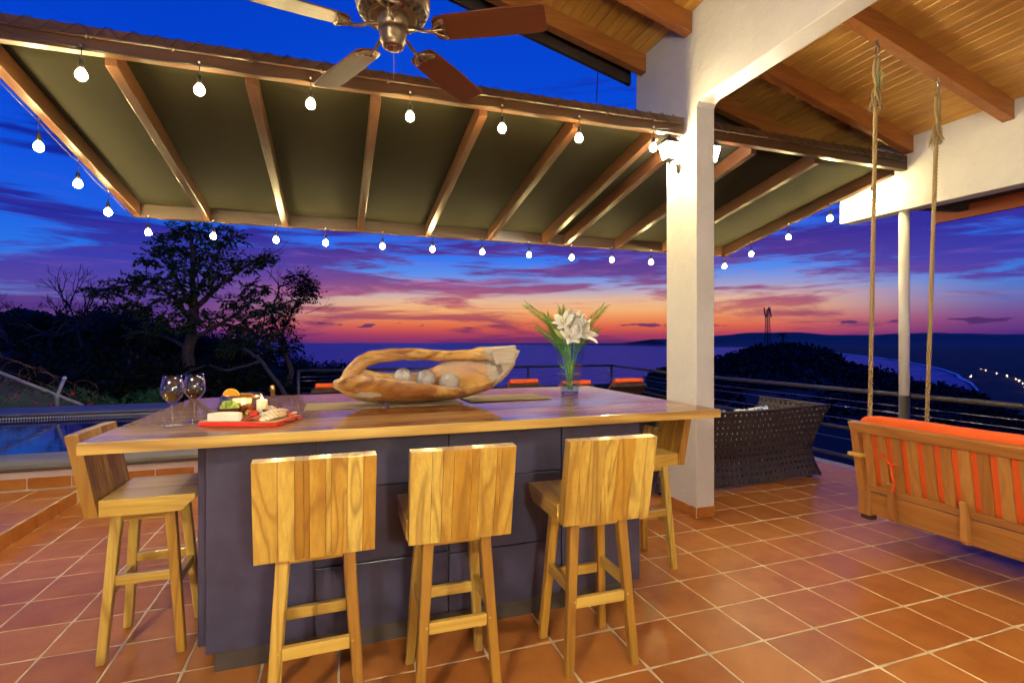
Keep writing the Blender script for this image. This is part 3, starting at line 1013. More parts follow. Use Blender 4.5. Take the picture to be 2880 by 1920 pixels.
# ------------------------------------------------------------------ ceiling fan
fan = thing('ceiling_fan', 'five bladed ceiling fan with bronze motor hanging over the bar', 'ceiling fan', (.235, 2.25, 2.78))
zc = rz_(.235) - 2.78
MB().tube([(0, 0, .23), (0, 0, zc - .03)], .014, 12).build('downrod', M['brass'], fan)
MB().lathe([(.075, zc - .01), (.072, zc - .05), (.04, zc - .10), (.018, zc - .11)], 28).build('canopy', M['brass'], fan)
mh = MB().lathe([(.02, .27), (.06, .265), (.10, .245), (.125, .225), (.150, .205), (.158, .19), (.158, .115), (.154, .10), (.149, .095), (.149, .088), (.145, .080), (.112, .060), (.110, .066), (.104, .066), (.100, .058), (.085, .058)], 48).build('motor_housing', M['brass'], fan)
vents = MB()
for k in range(22):
    a = 2 * PI * k / 22
    for r0, r1, off in ((.115, .128, 0), (.131, .144, .06)):
        p = []
        for dz in (-.003, .004):
            for rr_, da in ((r0, -.075), (r1, -.065), (r1, .065), (r0, .075)):
                zz = .0605 + (rr_ - .112) / .033 * .0195
                p.append((rr_ * math.cos(a + off + da), rr_ * math.sin(a + off + da), zz + dz))
        vents.hexa(p)
vents.build('vent_slot', M['fan_dark'], mh)
MB().lathe([(.062, .075), (.066, .05), (.066, .012), (.060, .008)], 36).build('rotor', M['brass'], fan)
sw = MB().lathe([(.054, .006), (.058, .0), (.058, -.012), (.056, -.016), (.055, -.035), (.050, -.05), (.046, -.053), (.046, -.060), (.040, -.064), (.034, -.066), (.032, -.063)], 36).build('switch_cup', M['brass'], fan)
MB().lathe([(.030, -.0635), (.029, -.069), (.02, -.071)], 24).build('cup_cap', M['blade'], sw)
mb = MB()
for i in range(34):
    mb.sphere((.0, -.035, -.066 - i * .0045), .0017, 6, 4)
mb.build('pull_chain', M['brass'], fan)
def blade_outline():
    pts = [(.185, -.045), (.20, -.060), (.235, -.066), (.45, -.072), (.64, -.069), (.655, -.064), (.660, -.052)]
    up = [(x, -y) for x, y in pts][::-1]
    return pts + [(.662, 0)] + up + [(.176, 0)]
for k in range(5):
    a = R(-28.1 + 72 * k)
    Mx = Matrix.Rotation(a, 4, 'Z') @ Matrix.Rotation(R(-12), 4, 'X')
    mb = MB().prism(blade_outline(), 'z', -.003, .003)
    b = mb.build('blade', M['blade'], fan, bevel=.0018, rot=(Mx.to_euler()))
    ir = MB()
    ir.tube(spline([(.060, 0, .020), (.10, 0, .012), (.135, 0, -.004), (.17, 0, -.011), (.20, 0, -.010)], 4), .0075, 8)
    for s in (-1, 0, 1):
        ir.tube(spline([(.165, 0, -.010), (.195, s * .018, -.010), (.232, s * .040, -.009)], 4), .0055, 6)
    arc_ = [(.232 - .052 * math.sin(PI * t / 10) ** .8 if 0 < t < 10 else .232, -.050 + .100 * t / 10, -.0075) for t in range(11)]
    ir.tube(arc_, .0065, 6)
    ir.tube([(.233, -.048, -.0075), (.225, -.02, -.0075), (.225, .02, -.0075), (.233, .048, -.0075)], .006, 6)
    for s in (-1, 1):
        ir.sphere((.225, s * .035, -.012), .006, 8, 5)
    ir.build('blade_iron', M['brass'], b, fix=True)

# ------------------------------------------------------------------ wall lanterns
def lantern(label, loc, rz, glass, s=1.0):
    """origin at the wall plate, arm along local +x"""
    t = thing('wall_lantern', label, 'lantern', loc, rz, 'wall lanterns')
    S = Matrix.Scale(s, 4)
    def lp(name, mb, m, **k):
        mb.v = [tuple(S @ Vector(p)) for p in mb.v]
        return mb.build(name, m, t, **k)
    mb = MB()
    pts = []
    for i in range(24):
        a = 2 * PI * i / 24
        pts.append((.034 * math.sin(a), .062 * math.cos(a) * (1.25 if math.cos(a) < 0 else 1)))
    mb.prism(pts, 'x', .001, .012)
    mb.prism([(y * .7, z * .7) for y, z in pts], 'x', .012, .020)
    lp('wall_plate', mb, M['metal'], bevel=.003)
    lp('arm', MB().tube(spline([(.018, 0, 0), (.05, 0, .008), (.09, 0, .006), (.125, 0, .004)], 5), .008, 10), M['metal'])
    cx = .118
    lp('finial', MB().lathe([(.004, -.045), (.009, -.036), (.004, -.028), (.007, -.018), (.005, 0), (.012, .01), (.02, .02)], 12, (cx, 0, 0)), M['metal'])
    def ring(r, z0, z1, n=4):
        mb = MB()
        for i in range(n):
            a0, a1 = PI / 4 + i * PI / 2, PI / 4 + (i + 1) * PI / 2
            p0, p1 = Vector((cx + r * math.cos(a0), r * math.sin(a0), 0)), Vector((cx + r * math.cos(a1), r * math.sin(a1), 0))
            mb.bar(p0 + Vector((0, 0, (z0 + z1) / 2)), p1 + Vector((0, 0, (z0 + z1) / 2)), .008, z1 - z0)
        return mb
    base = MB().lathe([(.02, .018), (.060, .038), (.066, .048), (.066, .052)], 4, (cx, 0, 0), smooth=False)
    lp('tray', MB().add([(cx + (p[0] - cx) * math.cos(PI / 4) - p[1] * math.sin(PI / 4), (p[0] - cx) * math.sin(PI / 4) + p[1] * math.cos(PI / 4), p[2]) for p in base.v], base.f), M['metal'])
    cap = MB().lathe([(.112, .196), (.118, .202), (.112, .210), (.078, .238), (.05, .262), (.022, .274), (.010, .282), (.014, .292), (.004, .302)], 4, (cx, 0, 0), smooth=False)
    lp('cap', MB().add([(cx + (p[0] - cx) * math.cos(PI / 4) - p[1] * math.sin(PI / 4), (p[0] - cx) * math.sin(PI / 4) + p[1] * math.cos(PI / 4), p[2]) for p in cap.v], cap.f), M['metal'])
    for i in range(4):
        a0, a1 = PI / 4 + i * PI / 2, PI / 4 + (i + 1) * PI / 2
        lo, hi = .062, .102
        P = lambda r, a, z: Vector((cx + r * math.cos(a), r * math.sin(a), z))
        q = [P(lo, a0, .052), P(lo, a1, .052), P(hi, a1, .198), P(hi, a0, .198)]
        c = sum(q, Vector()) / 4
        q = [p + (c - p) * .05 for p in q]
        mb = MB().add(q, [(0, 1, 2, 3)])
        lp('pane', mb, glass, solid=.002)
    return t
lantern('lit lantern on the face of the white pier towards the bar', (2.788, 3.672, 2.955), PI, M['lantern_glass'], .86)
lantern('lit lantern half hidden behind the pier on the swing side', (2.972, 3.63, 2.955), 0, M['lantern_glass'], .86)
lantern('added fill lantern on the house wall behind the viewer, in place of a flash', (.42, -1.149, 1.58), PI / 2, M['fill_glass'], 1.15)  # unseen lantern added to give the frontal light of a hand-held flash
lantern('added fill lantern out of view on the house wall opposite the swing', (3.55, -1.149, 2.25), PI / 2, M['fill_glass2'], 1.15)  # added out of view to brighten the swing and the floor near it
lantern('added fill lantern out of view on the house wall at the pool deck end', (-1.9, -1.149, 2.35), PI / 2, M['fill_glass3'], 1.15)  # invented out of view to warm the floor on the pool side

# ------------------------------------------------------------------ string lights
def string_light(label, cable_pts, bulbs, hooks=True):
    """bulbs: list of (x, y, z of the cable, drop)"""
    o = bulbs[0]
    t = thing('string_light', label, 'string lights', (o[0], o[1], o[2]), 0, 'string lights along the pergola')
    off = Vector((o[0], o[1], o[2]))
    mb = MB()
    for i in range(len(cable_pts) - 1):
        a, b = Vector(cable_pts[i]), Vector(cable_pts[i + 1])
        mb.tube(arc(a - off, b - off, .006 + .012 * rr.random(), 6), .0032, 5)
    mb.build('cable', M['black'], t)
    for (x, y, z, drop) in bulbs:
        p = Vector((x, y, z)) - off
        c = p + Vector((0, 0, -drop))
        k = MB()
        k.tube([p, c + Vector((0, 0, .075))], .003, 5)
        k.lathe([(.006, .082), (.0135, .078), (.0145, .04), (.012, .026)], 12, c)
        k.build('socket', M['black'], t)
        MB().lathe([(.011, .030), (.019, .019), (.0265, .005), (.0285, -.008), (.0255, -.021), (.016, -.032), (.004, -.037)], 14, c).build('bulb', M['bulb'], t)
        mb = MB().sphere(p + Vector((0, -.004, .012)), .008, 8, 5)
        mb.build('hook', M['steel'], t)
YC = YF - .012
fx = [-1.366, -.779, -.15, .486, 1.151, 1.774, 2.444]
string_light('row of lit bulbs along the near pergola beam', [(PXL, YC, ZF + .01)] + [(x, YC, ZF + .008 + settle(x, YC)) for x in fx] + [(2.70, YC, ZF + .06)],
             [(x, YC, ZF + .008 + settle(x, YC), .150) for x in fx])
ly = [3.82, 4.32, 4.88, 5.44]
string_light('row of lit bulbs down the pool side of the pergola', [(PXL - .04, YF, ZF - .07)] + [(PXL - .04, y, pz(y) - .012 + settle(PXL, y)) for y in ly] + [(PXL - .04, YB, ZB)],
             [(PXL - .04, y, pz(y) - .012 + settle(PXL, y), .17) for y in ly])
bx = [-1.76, -1.19, -.6, -.1, .51, 1.08, 1.69, 2.3, 2.89, 3.48, 4.09, 4.7]
string_light('row of lit bulbs along the far pergola beam against the sunset', [(x, YB - .01, ZB - .006) for x in bx], [(x, YB - .01, ZB - .006, .145) for x in bx])
ry = [5.95, 5.45, 4.85, 4.29, 3.81]
string_light('row of lit bulbs down the swing side of the pergola', [(5.30, y, pz(y) - .012) for y in ry], [(5.30, y, pz(y) - .012, .15 if y > 4 else .10) for y in ry])

# ------------------------------------------------------------------ porch swing
sw = thing('porch_swing', 'teak porch swing with orange cushions hanging from thick ropes', 'swing', (3.95, 1.95, .45))
def sp_(name, mb, m, parent=None, **k):
    for i, p in enumerate(mb.v):
        mb.v[i] = (p[0] - 3.95, p[1] - 1.95, p[2] - .45)
    return mb.build(name, m, parent or sw, **k)
SY0, SY1 = 1.08, 2.71
# the back leans: x at height z
def bxz(z):
    return 3.66 - (z - .25) * .16
sp_('end_post', MB().hexa([(bxz(.20) - .045, SY1 - .09, .20), (bxz(.20) + .045, SY1 - .09, .20), (bxz(.20) + .045, SY1, .20), (bxz(.20) - .045, SY1, .20),
                            (bxz(.20) - .03, SY1 - .09, .62), (bxz(.20) + .045, SY1 - .09, .62), (bxz(.20) + .045, SY1, .62), (bxz(.20) - .03, SY1, .62)]), M['swing_z'], bevel=.004)
sp_('post_foot', MB().box(3.64, 3.70, SY1 - .085, SY1 - .01, .165, .199), M['darkeave'], bevel=.003)
sp_('arm_rest', MB().box(3.56, 4.38, SY1 - .075, SY1 + .035, .618, .644), M['teak_x'], bevel=.005)
sp_('front_post', MB().box(4.28, 4.35, SY1 - .06, SY1, .20, .617), M['swing_z'], bevel=.004)
sp_('seat_frame', MB().box(3.70, 4.36, SY0, SY1 - .02, .235, .262), M['swing_x'], bevel=.003)
sp_('front_rail', MB().box(4.36, 4.395, SY0, SY1 - .02, .205, .30), M['swing_x'], bevel=.003)
sp_('bottom_rail', MB().hexa([(bxz(.215) - .022, SY0, .215), (bxz(.215) + .020, SY0, .215), (bxz(.215) + .020, SY1 - .091, .215), (bxz(.215) - .022, SY1 - .091, .215),
                               (bxz(.375) - .022, SY0, .375), (bxz(.375) + .020, SY0, .375), (bxz(.375) + .020, SY1 - .091, .375), (bxz(.375) - .022, SY1 - .091, .375)]), M['swing_x'], bevel=.004)
sp_('lower_slat_rail', MB().hexa([(bxz(.381) - .015, SY0, .381), (bxz(.381) + .013, SY0, .381), (bxz(.381) + .013, SY1 - .06, .381), (bxz(.381) - .015, SY1 - .06, .381),
                                   (bxz(.425) - .015, SY0, .425), (bxz(.425) + .013, SY0, .425), (bxz(.425) + .013, SY1 - .06, .425), (bxz(.425) - .015, SY1 - .06, .425)]), M['swing_x'], bevel=.003)
sp_('top_rail', MB().hexa([(bxz(.80) - .026, SY0, .80), (bxz(.80) + .022, SY0, .80), (bxz(.80) + .022, SY1, .80), (bxz(.80) - .026, SY1, .80),
                            (bxz(.872) - .030, SY0, .868), (bxz(.872) + .026, SY0, .876), (bxz(.872) + .026, SY1 + .012, .876), (bxz(.872) - .030, SY1 + .012, .868)]), M['swing_x'], bevel=.004)
sp_('back_stile', MB().hexa([(bxz(.37) - .022, SY1 - .055, .37), (bxz(.37) + .022, SY1 - .055, .37), (bxz(.37) + .022, SY1, .37), (bxz(.37) - .022, SY1, .37),
                              (bxz(.80) - .022, SY1 - .05, .799), (bxz(.80) + .02, SY1 - .05, .799), (bxz(.80) + .02, SY1 + .005, .799), (bxz(.80) - .022, SY1 + .005, .799)]), M['swing_z'], bevel=.003)
y = SY1 - .068
while y > SY0:
    w = .062
    sp_('slat', MB().hexa([(bxz(.40) + .000, y - w, .395), (bxz(.40) + .014, y - w, .395), (bxz(.40) + .014, y, .395), (bxz(.40) + .000, y, .395),
                            (bxz(.81) + .000, y - w, .81), (bxz(.81) + .014, y - w, .81), (bxz(.81) + .014, y, .81), (bxz(.81) + .000, y, .81)]), M['swing_z'], bevel=.002)
    y -= .0985
for y in (2.45, 2.02, 1.62, 1.2):
    pr = []
    for (x, z) in ((-.030, .215), (-.070, .222), (-.082, .25), (-.070, .34), (-.058, .41), (-.056, .475), (-.046, .487), (-.034, .480), (-.030, .44), (-.026, .38)):
        pr.append((bxz(z) + x, z))
    sp_('back_brace', MB().prism(pr[::-1], 'y', y - .018, y + .018), M['swing_z'], bevel=.004)
def cushion(x0, x1, y0, y1, z0, z1, lean=0, nx=6, ny=24, nz=6):
    mb = MB()
    bmq = bmesh.new()
    bmesh.ops.create_cube(bmq, size=1)
    bmesh.ops.subdivide_edges(bmq, edges=bmq.edges, cuts=7, use_grid_fill=True)
    for v in bmq.verts:
        p = v.co * 2
        q = Vector((math.copysign(abs(p.x) ** 1, p.x), p.y, p.z))
        k = 1 - .10 * (abs(p.y) ** 8) - .10 * (abs(p.z) ** 8)
        q.x *= k * (1 + .05 * math.sin(p.y * 7) * math.cos(p.z * 3))
        q.z *= 1 - .05 * abs(p.x) ** 4 - .012 * math.sin(p.y * 9)
        z = (z0 + z1) / 2 + q.z * (z1 - z0) / 2
        v.co = Vector(((x0 + x1) / 2 + q.x * (x1 - x0) / 2 - lean * (z - z0), (y0 + y1) / 2 + q.y * (y1 - y0) / 2, z))
    vs = [tuple(v.co) for v in bmq.verts]
    bmq.verts.index_update()
    fs = [tuple(v.index for v in f.verts) for f in bmq.faces]
    bmq.free()
    return mb.add(vs, fs, True)
sp_('back_cushion', cushion(bxz(.43) + .022, bxz(.43) + .15, SY0, SY1 - .035, .405, .925, .16), M['orange'], sub=1)
sp_('seat_cushion', cushion(3.80, 4.36, SY0, SY1 - .09, .265, .385), M['orange'], sub=1)
rib = MB()
yb = 2.455
x0 = bxz(.60) - .012
rib.tube(spline([(x0, yb, .60), (x0 - .02, yb + .03, .645), (x0 - .015, yb + .055, .675), (x0 - .01, yb + .04, .66), (x0, yb, .605)], 5), .0065, 6)
rib.tube(spline([(x0, yb, .60), (x0 - .02, yb - .03, .615), (x0 - .015, yb - .05, .622), (x0, yb - .01, .60)], 5), .006, 6)
rib.tube(spline([(x0, yb, .60), (x0 - .012, yb - .012, .56), (x0 - .010, yb - .03, .48), (x0 - .015, yb - .022, .42)], 5), .0075, 6)
sp_('tie_ribbon', rib, M['orange'])
def rope_mat():
    m, nt, b = mat_base('manila_rope', .85)
    tc = nt.nodes.new('ShaderNodeTexCoord')
    n = N(nt, 'ShaderNodeTexNoise', Vector=tc.outputs['Object'], Scale=130.0, Detail=4.0).outputs[0]
    nt.links.new(MIX(nt, n, C(.20, .135, .058), C(.44, .325, .155)), b.inputs['Base Color'])
    bump(nt, b, n, .5, .003)
    return m
M['rope'] = rope_mat()
def rope(mb, pts, r, turns_per_m=11, res=110):
    """three twisted strands"""
    P = spline(pts, 6) if len(pts) > 2 else [Vector(pts[0]).lerp(Vector(pts[1]), i / 40) for i in range(41)]
    L = [0]
    for a, b in zip(P[:-1], P[1:]):
        L.append(L[-1] + (b - a).length)
    n = max(8, int(L[-1] * res))
    out = []
    j = 0
    for i in range(n + 1):
        s = L[-1] * i / n
        while j < len(L) - 2 and L[j + 1] < s:
            j += 1
        f = (s - L[j]) / max(1e-6, L[j + 1] - L[j])
        out.append((P[j].lerp(P[j + 1], min(1, f)), (P[j + 1] - P[j]).normalized(), s))
    for k in range(3):
        q = []
        for p, d, s in out:
            e = d.orthogonal().normalized() if abs(d.z) < .9 else Vector((1, 0, 0)) - d * d.x
            e.normalize()
            g = d.cross(e)
            a = 2 * PI * (s * turns_per_m + k / 3)
            q.append(p + (e * math.cos(a) + g * math.sin(a)) * r * .60)
        mb.tube(q, r * .50, 6)
def swing_rope(hx, hy, hz, bx_, by_, bz_):
    mb = MB()
    H = Vector((hx, hy, hz))
    B = Vector((bx_, by_, bz_))
    D = (B - H).normalized()
    loop0 = H + D * .135
    kn = H + D * .42
    rope(mb, [kn + Vector((0, 0, .02)), B], .0150)
    # loop over the hook, spliced back on itself, with the frayed tail of the knot
    for s in (-1, 1):
        rope(mb, [loop0 + Vector((0, 0, .01)), loop0 + Vector((s * .018, 0, -.03)), loop0 + Vector((s * .020, .004, -.12)), loop0 + Vector((s * .010, -.004, -.21)), kn + Vector((s * .008, 0, -.01))], .0125, 18)
    for i in range(5):
        a = 2 * PI * i / 5
        rope(mb, [kn + Vector((.012 * math.cos(a), .012 * math.sin(a), .05)), kn + Vector((.024 * math.cos(a), .024 * math.sin(a), .015)), kn + Vector((.030 * math.cos(a + .5), .030 * math.sin(a + .5), -.05)), kn + Vector((.036 * math.cos(a + .9), .036 * math.sin(a + .9), -.105))], .0075, 22)
    q = random.Random(9)
    for i in range(26):
        a = q.uniform(0, 2 * PI)
        st = kn + Vector((.025 * math.cos(a), .025 * math.sin(a), -.02))
        mb.tube([st, st + Vector((.026 * math.cos(a), .026 * math.sin(a), q.uniform(-.06, -.12)))], .0016, 4)
    r_ = sp_('rope', mb, M['rope'])
    hk = MB()
    hk.tube([H + Vector((0, 0, .02)), H + Vector((0, 0, -.012))], .005, 8)
    ring = [H + Vector((.016 * math.sin(2 * PI * i / 12), 0, -.028 + .016 * math.cos(2 * PI * i / 12))) for i in range(12)]
    hk.tube(ring, .0045, 6, closed=True)
    ring = [H + Vector((.006, .014 * math.sin(2 * PI * i / 14), -.085 + .045 * math.cos(2 * PI * i / 14))) for i in range(14)]
    hk.tube(ring, .005, 6, closed=True)
    sp_('hook', hk, M['steel'])
swing_rope(3.87, 2.745, rz_(3.87, -.166), 3.775, 2.735, .64)
swing_rope(4.56, 2.745, rz_(4.56, -.166), 4.40, 2.735, .64)
swing_rope(3.87, 1.145, rz_(3.87, -.166), 3.775, 1.09, .64)
swing_rope(4.56, 1.145, rz_(4.56, -.166), 4.40, 1.09, .64)
sp_('arm_rest', MB().box(3.56, 4.38, SY0 - .035, SY0 + .075, .618, .644), M['teak_x'], bevel=.005)
tw = MB()
tw.tube(spline([(3.86, 2.72, 3.50), (3.875, 2.70, 3.45), (3.86, 2.70, 3.40), (3.88, 2.70, 3.33)], 5), .0025, 5)
tw.tube(spline([(3.85, 2.71, 3.49), (3.83, 2.70, 3.42), (3.81, 2.70, 3.36), (3.795, 2.70, 3.33)], 5), .0025, 5)
sp_('green_twine', tw, simple('green_twine', C(.05, .42, .24), .6))

# ------------------------------------------------------------------ wicker sofa
def wicker_mat():
    m, nt, b = mat_base('brown_wicker', .45)
    tc = nt.nodes.new('ShaderNodeTexCoord')
    w1 = N(nt, 'ShaderNodeTexWave', {'wave_type': 'BANDS', 'bands_direction': 'X'}, Vector=tc.outputs['Object'], Scale=26.0, Distortion=.6).outputs[1]
    w2 = N(nt, 'ShaderNodeTexWave', {'wave_type': 'BANDS', 'bands_direction': 'Z'}, Vector=tc.outputs['Object'], Scale=26.0, Distortion=.6).outputs[1]
    h = MA(nt, 'MAXIMUM', w1, w2)
    nt.links.new(MIX(nt, h, C(.012, .008, .006), C(.046, .031, .021)), b.inputs['Base Color'])
    bump(nt, b, h, .6, .006)
    return m
M['wicker'] = wicker_mat()
def perforated(nu, nv, fn, hole=.215, n=8):
    mb = MB()
    for i in range(nu):
        for j in range(nv):
            vs, fs = [], []
            cs = [(0, 0), (.5, 0), (1, 0), (1, .5), (1, 1), (.5, 1), (0, 1), (0, .5)]
            for (a, b) in cs:
                vs.append(fn((i + a) / nu, (j + b) / nv))
            for (a, b) in cs:
                dx, dy = a - .5, b - .5
                L = math.hypot(dx, dy)
                vs.append(fn((i + .5 + dx / L * hole) / nu, (j + .5 + dy / L * hole) / nv))
            for k in range(8):
                fs.append((k, (k + 1) % 8, 8 + (k + 1) % 8, 8 + k))
            mb.add(vs, fs)
    me = mb.mesh('panel', fix=False)
    bm = bmesh.new(); bm.from_mesh(me)
    bmesh.ops.remove_doubles(bm, verts=bm.verts, dist=.0004)
    bmesh.ops.recalc_face_normals(bm, faces=bm.faces)
    bm.to_mesh(me); bm.free()
    return me
sofa = thing('wicker_sofa', 'dark brown open weave wicker sofa beside the white pier', 'sofa', (3.9, 4.45, 0))
SH = .765
def flare(v):
    # half-widths flare to the top and a little at the foot
    return .10 * max(0, v - .35) ** 1.5 / .52 * 1.0 + .055 * max(0, .35 - v) ** 1.4 / .23
def back_fn(u, v):
    x0, x1 = 2.86 - flare(v), 4.80 + flare(v) * 1.6
    z = .03 + (SH - .03) * v + .012 * math.cos(u * PI * 2)
    return (x0 + (x1 - x0) * u - 3.9, 4.10 - flare(v) * .8 - 4.45, z)
def side_fn(xc, s):
    def fn(u, v):
        y0, y1 = 4.10 - flare(v) * .8, 4.90 + flare(v) * .6
        return (xc + s * flare(v) * 1.6 - 3.9, y0 + (y1 - y0) * u - 4.45, .03 + (SH - .03) * v)
    return fn
for nm, me in (('back_panel', perforated(33, 12, back_fn)), ('side_panel', perforated(13, 12, side_fn(4.80, 1))), ('side_panel', perforated(13, 12, side_fn(2.86, -1)))):
    obj(nm, me, M['wicker'], sofa, solid=.014)
mb = MB()
mb.tube([back_fn(i / 20, 1.0) for i in range(21)], .014, 8)
for s, xc in ((1, 4.80), (-1, 2.86)):
    mb.tube([side_fn(xc, s)(i / 10, 1.0) for i in range(11)], .014, 8)
mb.build('rim', M['wicker'], sofa)
mb = MB()
for x in (2.92 - 3.9, 4.80 - 3.9):
    for y in (4.13 - 4.45, 4.85 - 4.45):
        mb2 = MB().box(x - .02, x + .02, y - .02, y + .02, 0, .05)
        mb2.build('foot', M['wicker'], sofa)
MB().box(2.93 - 3.9, 4.73 - 3.9, 4.20 - 4.45, 4.88 - 4.45, .22, .30).build('seat_base', M['wicker'], sofa)
def seatc():
    mb = cushion(2.95, 4.71, 4.24, 4.90, .302, .42)
    mb.v = [(p[0] - 3.9, p[1] - 4.45, p[2]) for p in mb.v]
    return mb
seatc().build('seat_cushion', simple('sofa_cushion', C(.30, .26, .22), .85), sofa, sub=1)
def pillow_mat():
    m, nt, b = mat_base('blue_white_print', .85)
    tc = nt.nodes.new('ShaderNodeTexCoord')
    v = N(nt, 'ShaderNodeTexVoronoi', Vector=tc.outputs['Object'], Scale=22.0).outputs[0]
    nt.links.new(RAMP(nt, v, [(0, C(.02, .12, .55)), (.35, C(.05, .30, .75)), (.42, C(.80, .82, .85)), (1, C(.85, .85, .85))], 'CONSTANT'), b.inputs['Base Color'])
    return m
M['pillow'] = pillow_mat()
for k, (x, lab) in enumerate(((3.66, 'blue and white printed pillow on the sofa nearest the pier'), (4.22, 'blue and white printed pillow on the sofa, the far one of two'))):
    mb = MB()
    for i in range(1):
        rows = []
        nn = 14
    top_, bot_ = [], []
    for i in range(nn + 1):
        ra, rb_ = [], []
        for j in range(nn + 1):
            a, b_ = i / nn * 2 - 1, j / nn * 2 - 1
            th = .075 * max(0, (1 - a ** 4) * (1 - b_ ** 4)) ** .6
            k_ = 1 - .06 * (1 - abs(a) ** 2) * abs(b_) - .06 * (1 - abs(b_) ** 2) * abs(a)
            ra.append((a * .22 * k_, -th, b_ * .22 * k_))
            rb_.append((a * .22 * k_, th, b_ * .22 * k_))
        top_.append(ra); bot_.append(rb_)
    mb.grid(top_); mb.grid(bot_)
    o = mb.build('pillow', M['pillow'], None, loc=(x, 4.28, .537), rot=(R(-14), R((6, -5)[k]), R(5 - 9 * k)))
    tag(o, lab, 'pillow', 'printed pillows on the sofa')

# ------------------------------------------------------------------ sun loungers on the far side of the terrace
def lounger(label, x, y, rz, rise):
    t = thing('sun_lounger', label, 'sun lounger', (x, y, 0), rz, 'sun loungers by the far railing')
    MB().box(-.32, .32, -.05, 1.35, .24, .31).build('seat_frame', M['wicker'], t, bevel=.01)
    for sx in (-1, 1):
        for yy in (-.0, 1.28):
            MB().box(sx * .30 - .03, sx * .30 + .03, yy - .03, yy + .03, 0, .239).build('leg', M['wicker'], t)
    a = rise
    Mx = Matrix.Translation((0, 0, .315)) @ Matrix.Rotation(-a, 4, 'X')
    MB().box(-.32, .32, -.72, -.02, -.02, .045, Mx).build('backrest', M['wicker'], t, bevel=.01)
    mb = MB().box(-.26, .26, -.76, -.02, .048, .125, Mx)
    mb.build('back_cushion', M['orange'], t, bevel=.02)
    MB().box(-.27, .27, .0, 1.30, .312, .385).build('seat_cushion', M['orange'], t, bevel=.02)
lounger('sun lounger with orange cushion seen just past the driftwood bowl', 3.0, 8.68, R(2), R(32))
lounger('sun lounger with orange cushion half hidden by the flower vase', 3.74, 8.15, R(0), R(32))
lounger('sun lounger with orange cushion nearest the white pier', 4.78, 8.12, R(-6), R(33))
lounger('sun lounger with orange cushion behind the left tip of the driftwood', -.06, 8.85, R(3), R(32))

# ================================================================== ON THE COUNTER
def glass_mat(name, col=(1, 1, 1, 1), ior=1.45, rough=0.0, tint=None):
    m, nt, b = mat_base(name, rough)
    b.inputs['Base Color'].default_value = col
    b.inputs['Transmission Weight'].default_value = 1.0
    b.inputs['IOR'].default_value = ior
    return m
def thin_glass(name, tint, gain=1.0):
    m = bpy.data.materials.new(name)
    m.use_nodes = True
    nt = m.node_tree
    nt.nodes.clear()
    out = nt.nodes.new('ShaderNodeOutputMaterial')
    lw = N(nt, 'ShaderNodeLayerWeight', Blend=.5).outputs['Facing']
    fr = MA(nt, 'MULTIPLY_ADD', MA(nt, 'POWER', lw, 4.0), .75, .045)
    tr = N(nt, 'ShaderNodeBsdfTransparent', Color=tint)
    gl = N(nt, 'ShaderNodeBsdfGlossy', Color=(1, 1, 1, 1), Roughness=.015)
    mx = N(nt, 'ShaderNodeMixShader', _0=MA(nt, 'MULTIPLY', fr, gain, clamp=True), _1=tr.outputs[0], _2=gl.outputs[0])
    nt.links.new(mx.outputs[0], out.inputs[0])
    return m
M['glass'] = thin_glass('clear_glass', (.975, .98, .98, 1), 1.7)
M['vase_glass'] = thin_glass('thick_vase_glass', (.90, .94, .94, 1), 1.3)
M['wine'] = thin_glass('white_wine', (.93, .86, .52, 1), .9)
M['water'] = thin_glass('vase_water', (.88, .95, .89, 1), 1.0)

# placemats
def mat_weave():
    m, nt, b = mat_base('woven_placemat', .8)
    tc = nt.nodes.new('ShaderNodeTexCoord')
    w1 = N(nt, 'ShaderNodeTexWave', {'bands_direction': 'X'}, Vector=tc.outputs['Object'], Scale=90.0).outputs[1]
    w2 = N(nt, 'ShaderNodeTexWave', {'bands_direction': 'Y'}, Vector=tc.outputs['Object'], Scale=90.0).outputs[1]
    h = MA(nt, 'MULTIPLY', w1, w2)
    nt.links.new(MIX(nt, h, C(.24, .18, .10), C(.42, .33, .20)), b.inputs['Base Color'])
    bump(nt, b, h, .4, .002)
    return m
M['placemat'] = mat_weave()
for x, y, a, lab in ((.056, 3.085, 0, 'taupe woven placemat under the left end of the driftwood bowl'), (.505, 3.095, 0, 'taupe woven placemat under the middle of the driftwood bowl'),
                     (1.04, 3.165, R(2.0), 'taupe woven placemat running out towards the flower vase')):
    w = .215 if x < .9 else .27
    o = MB().box(-w, w, -.165, .165, 0, .003).build('placemat', M['placemat'], None, bevel=.001, loc=(x, y, TT + .0008 + (.0032 if x > .9 else 0)), rot=(0, 0, a))
    tag(o, lab, 'placemat', 'placemats on the counter')

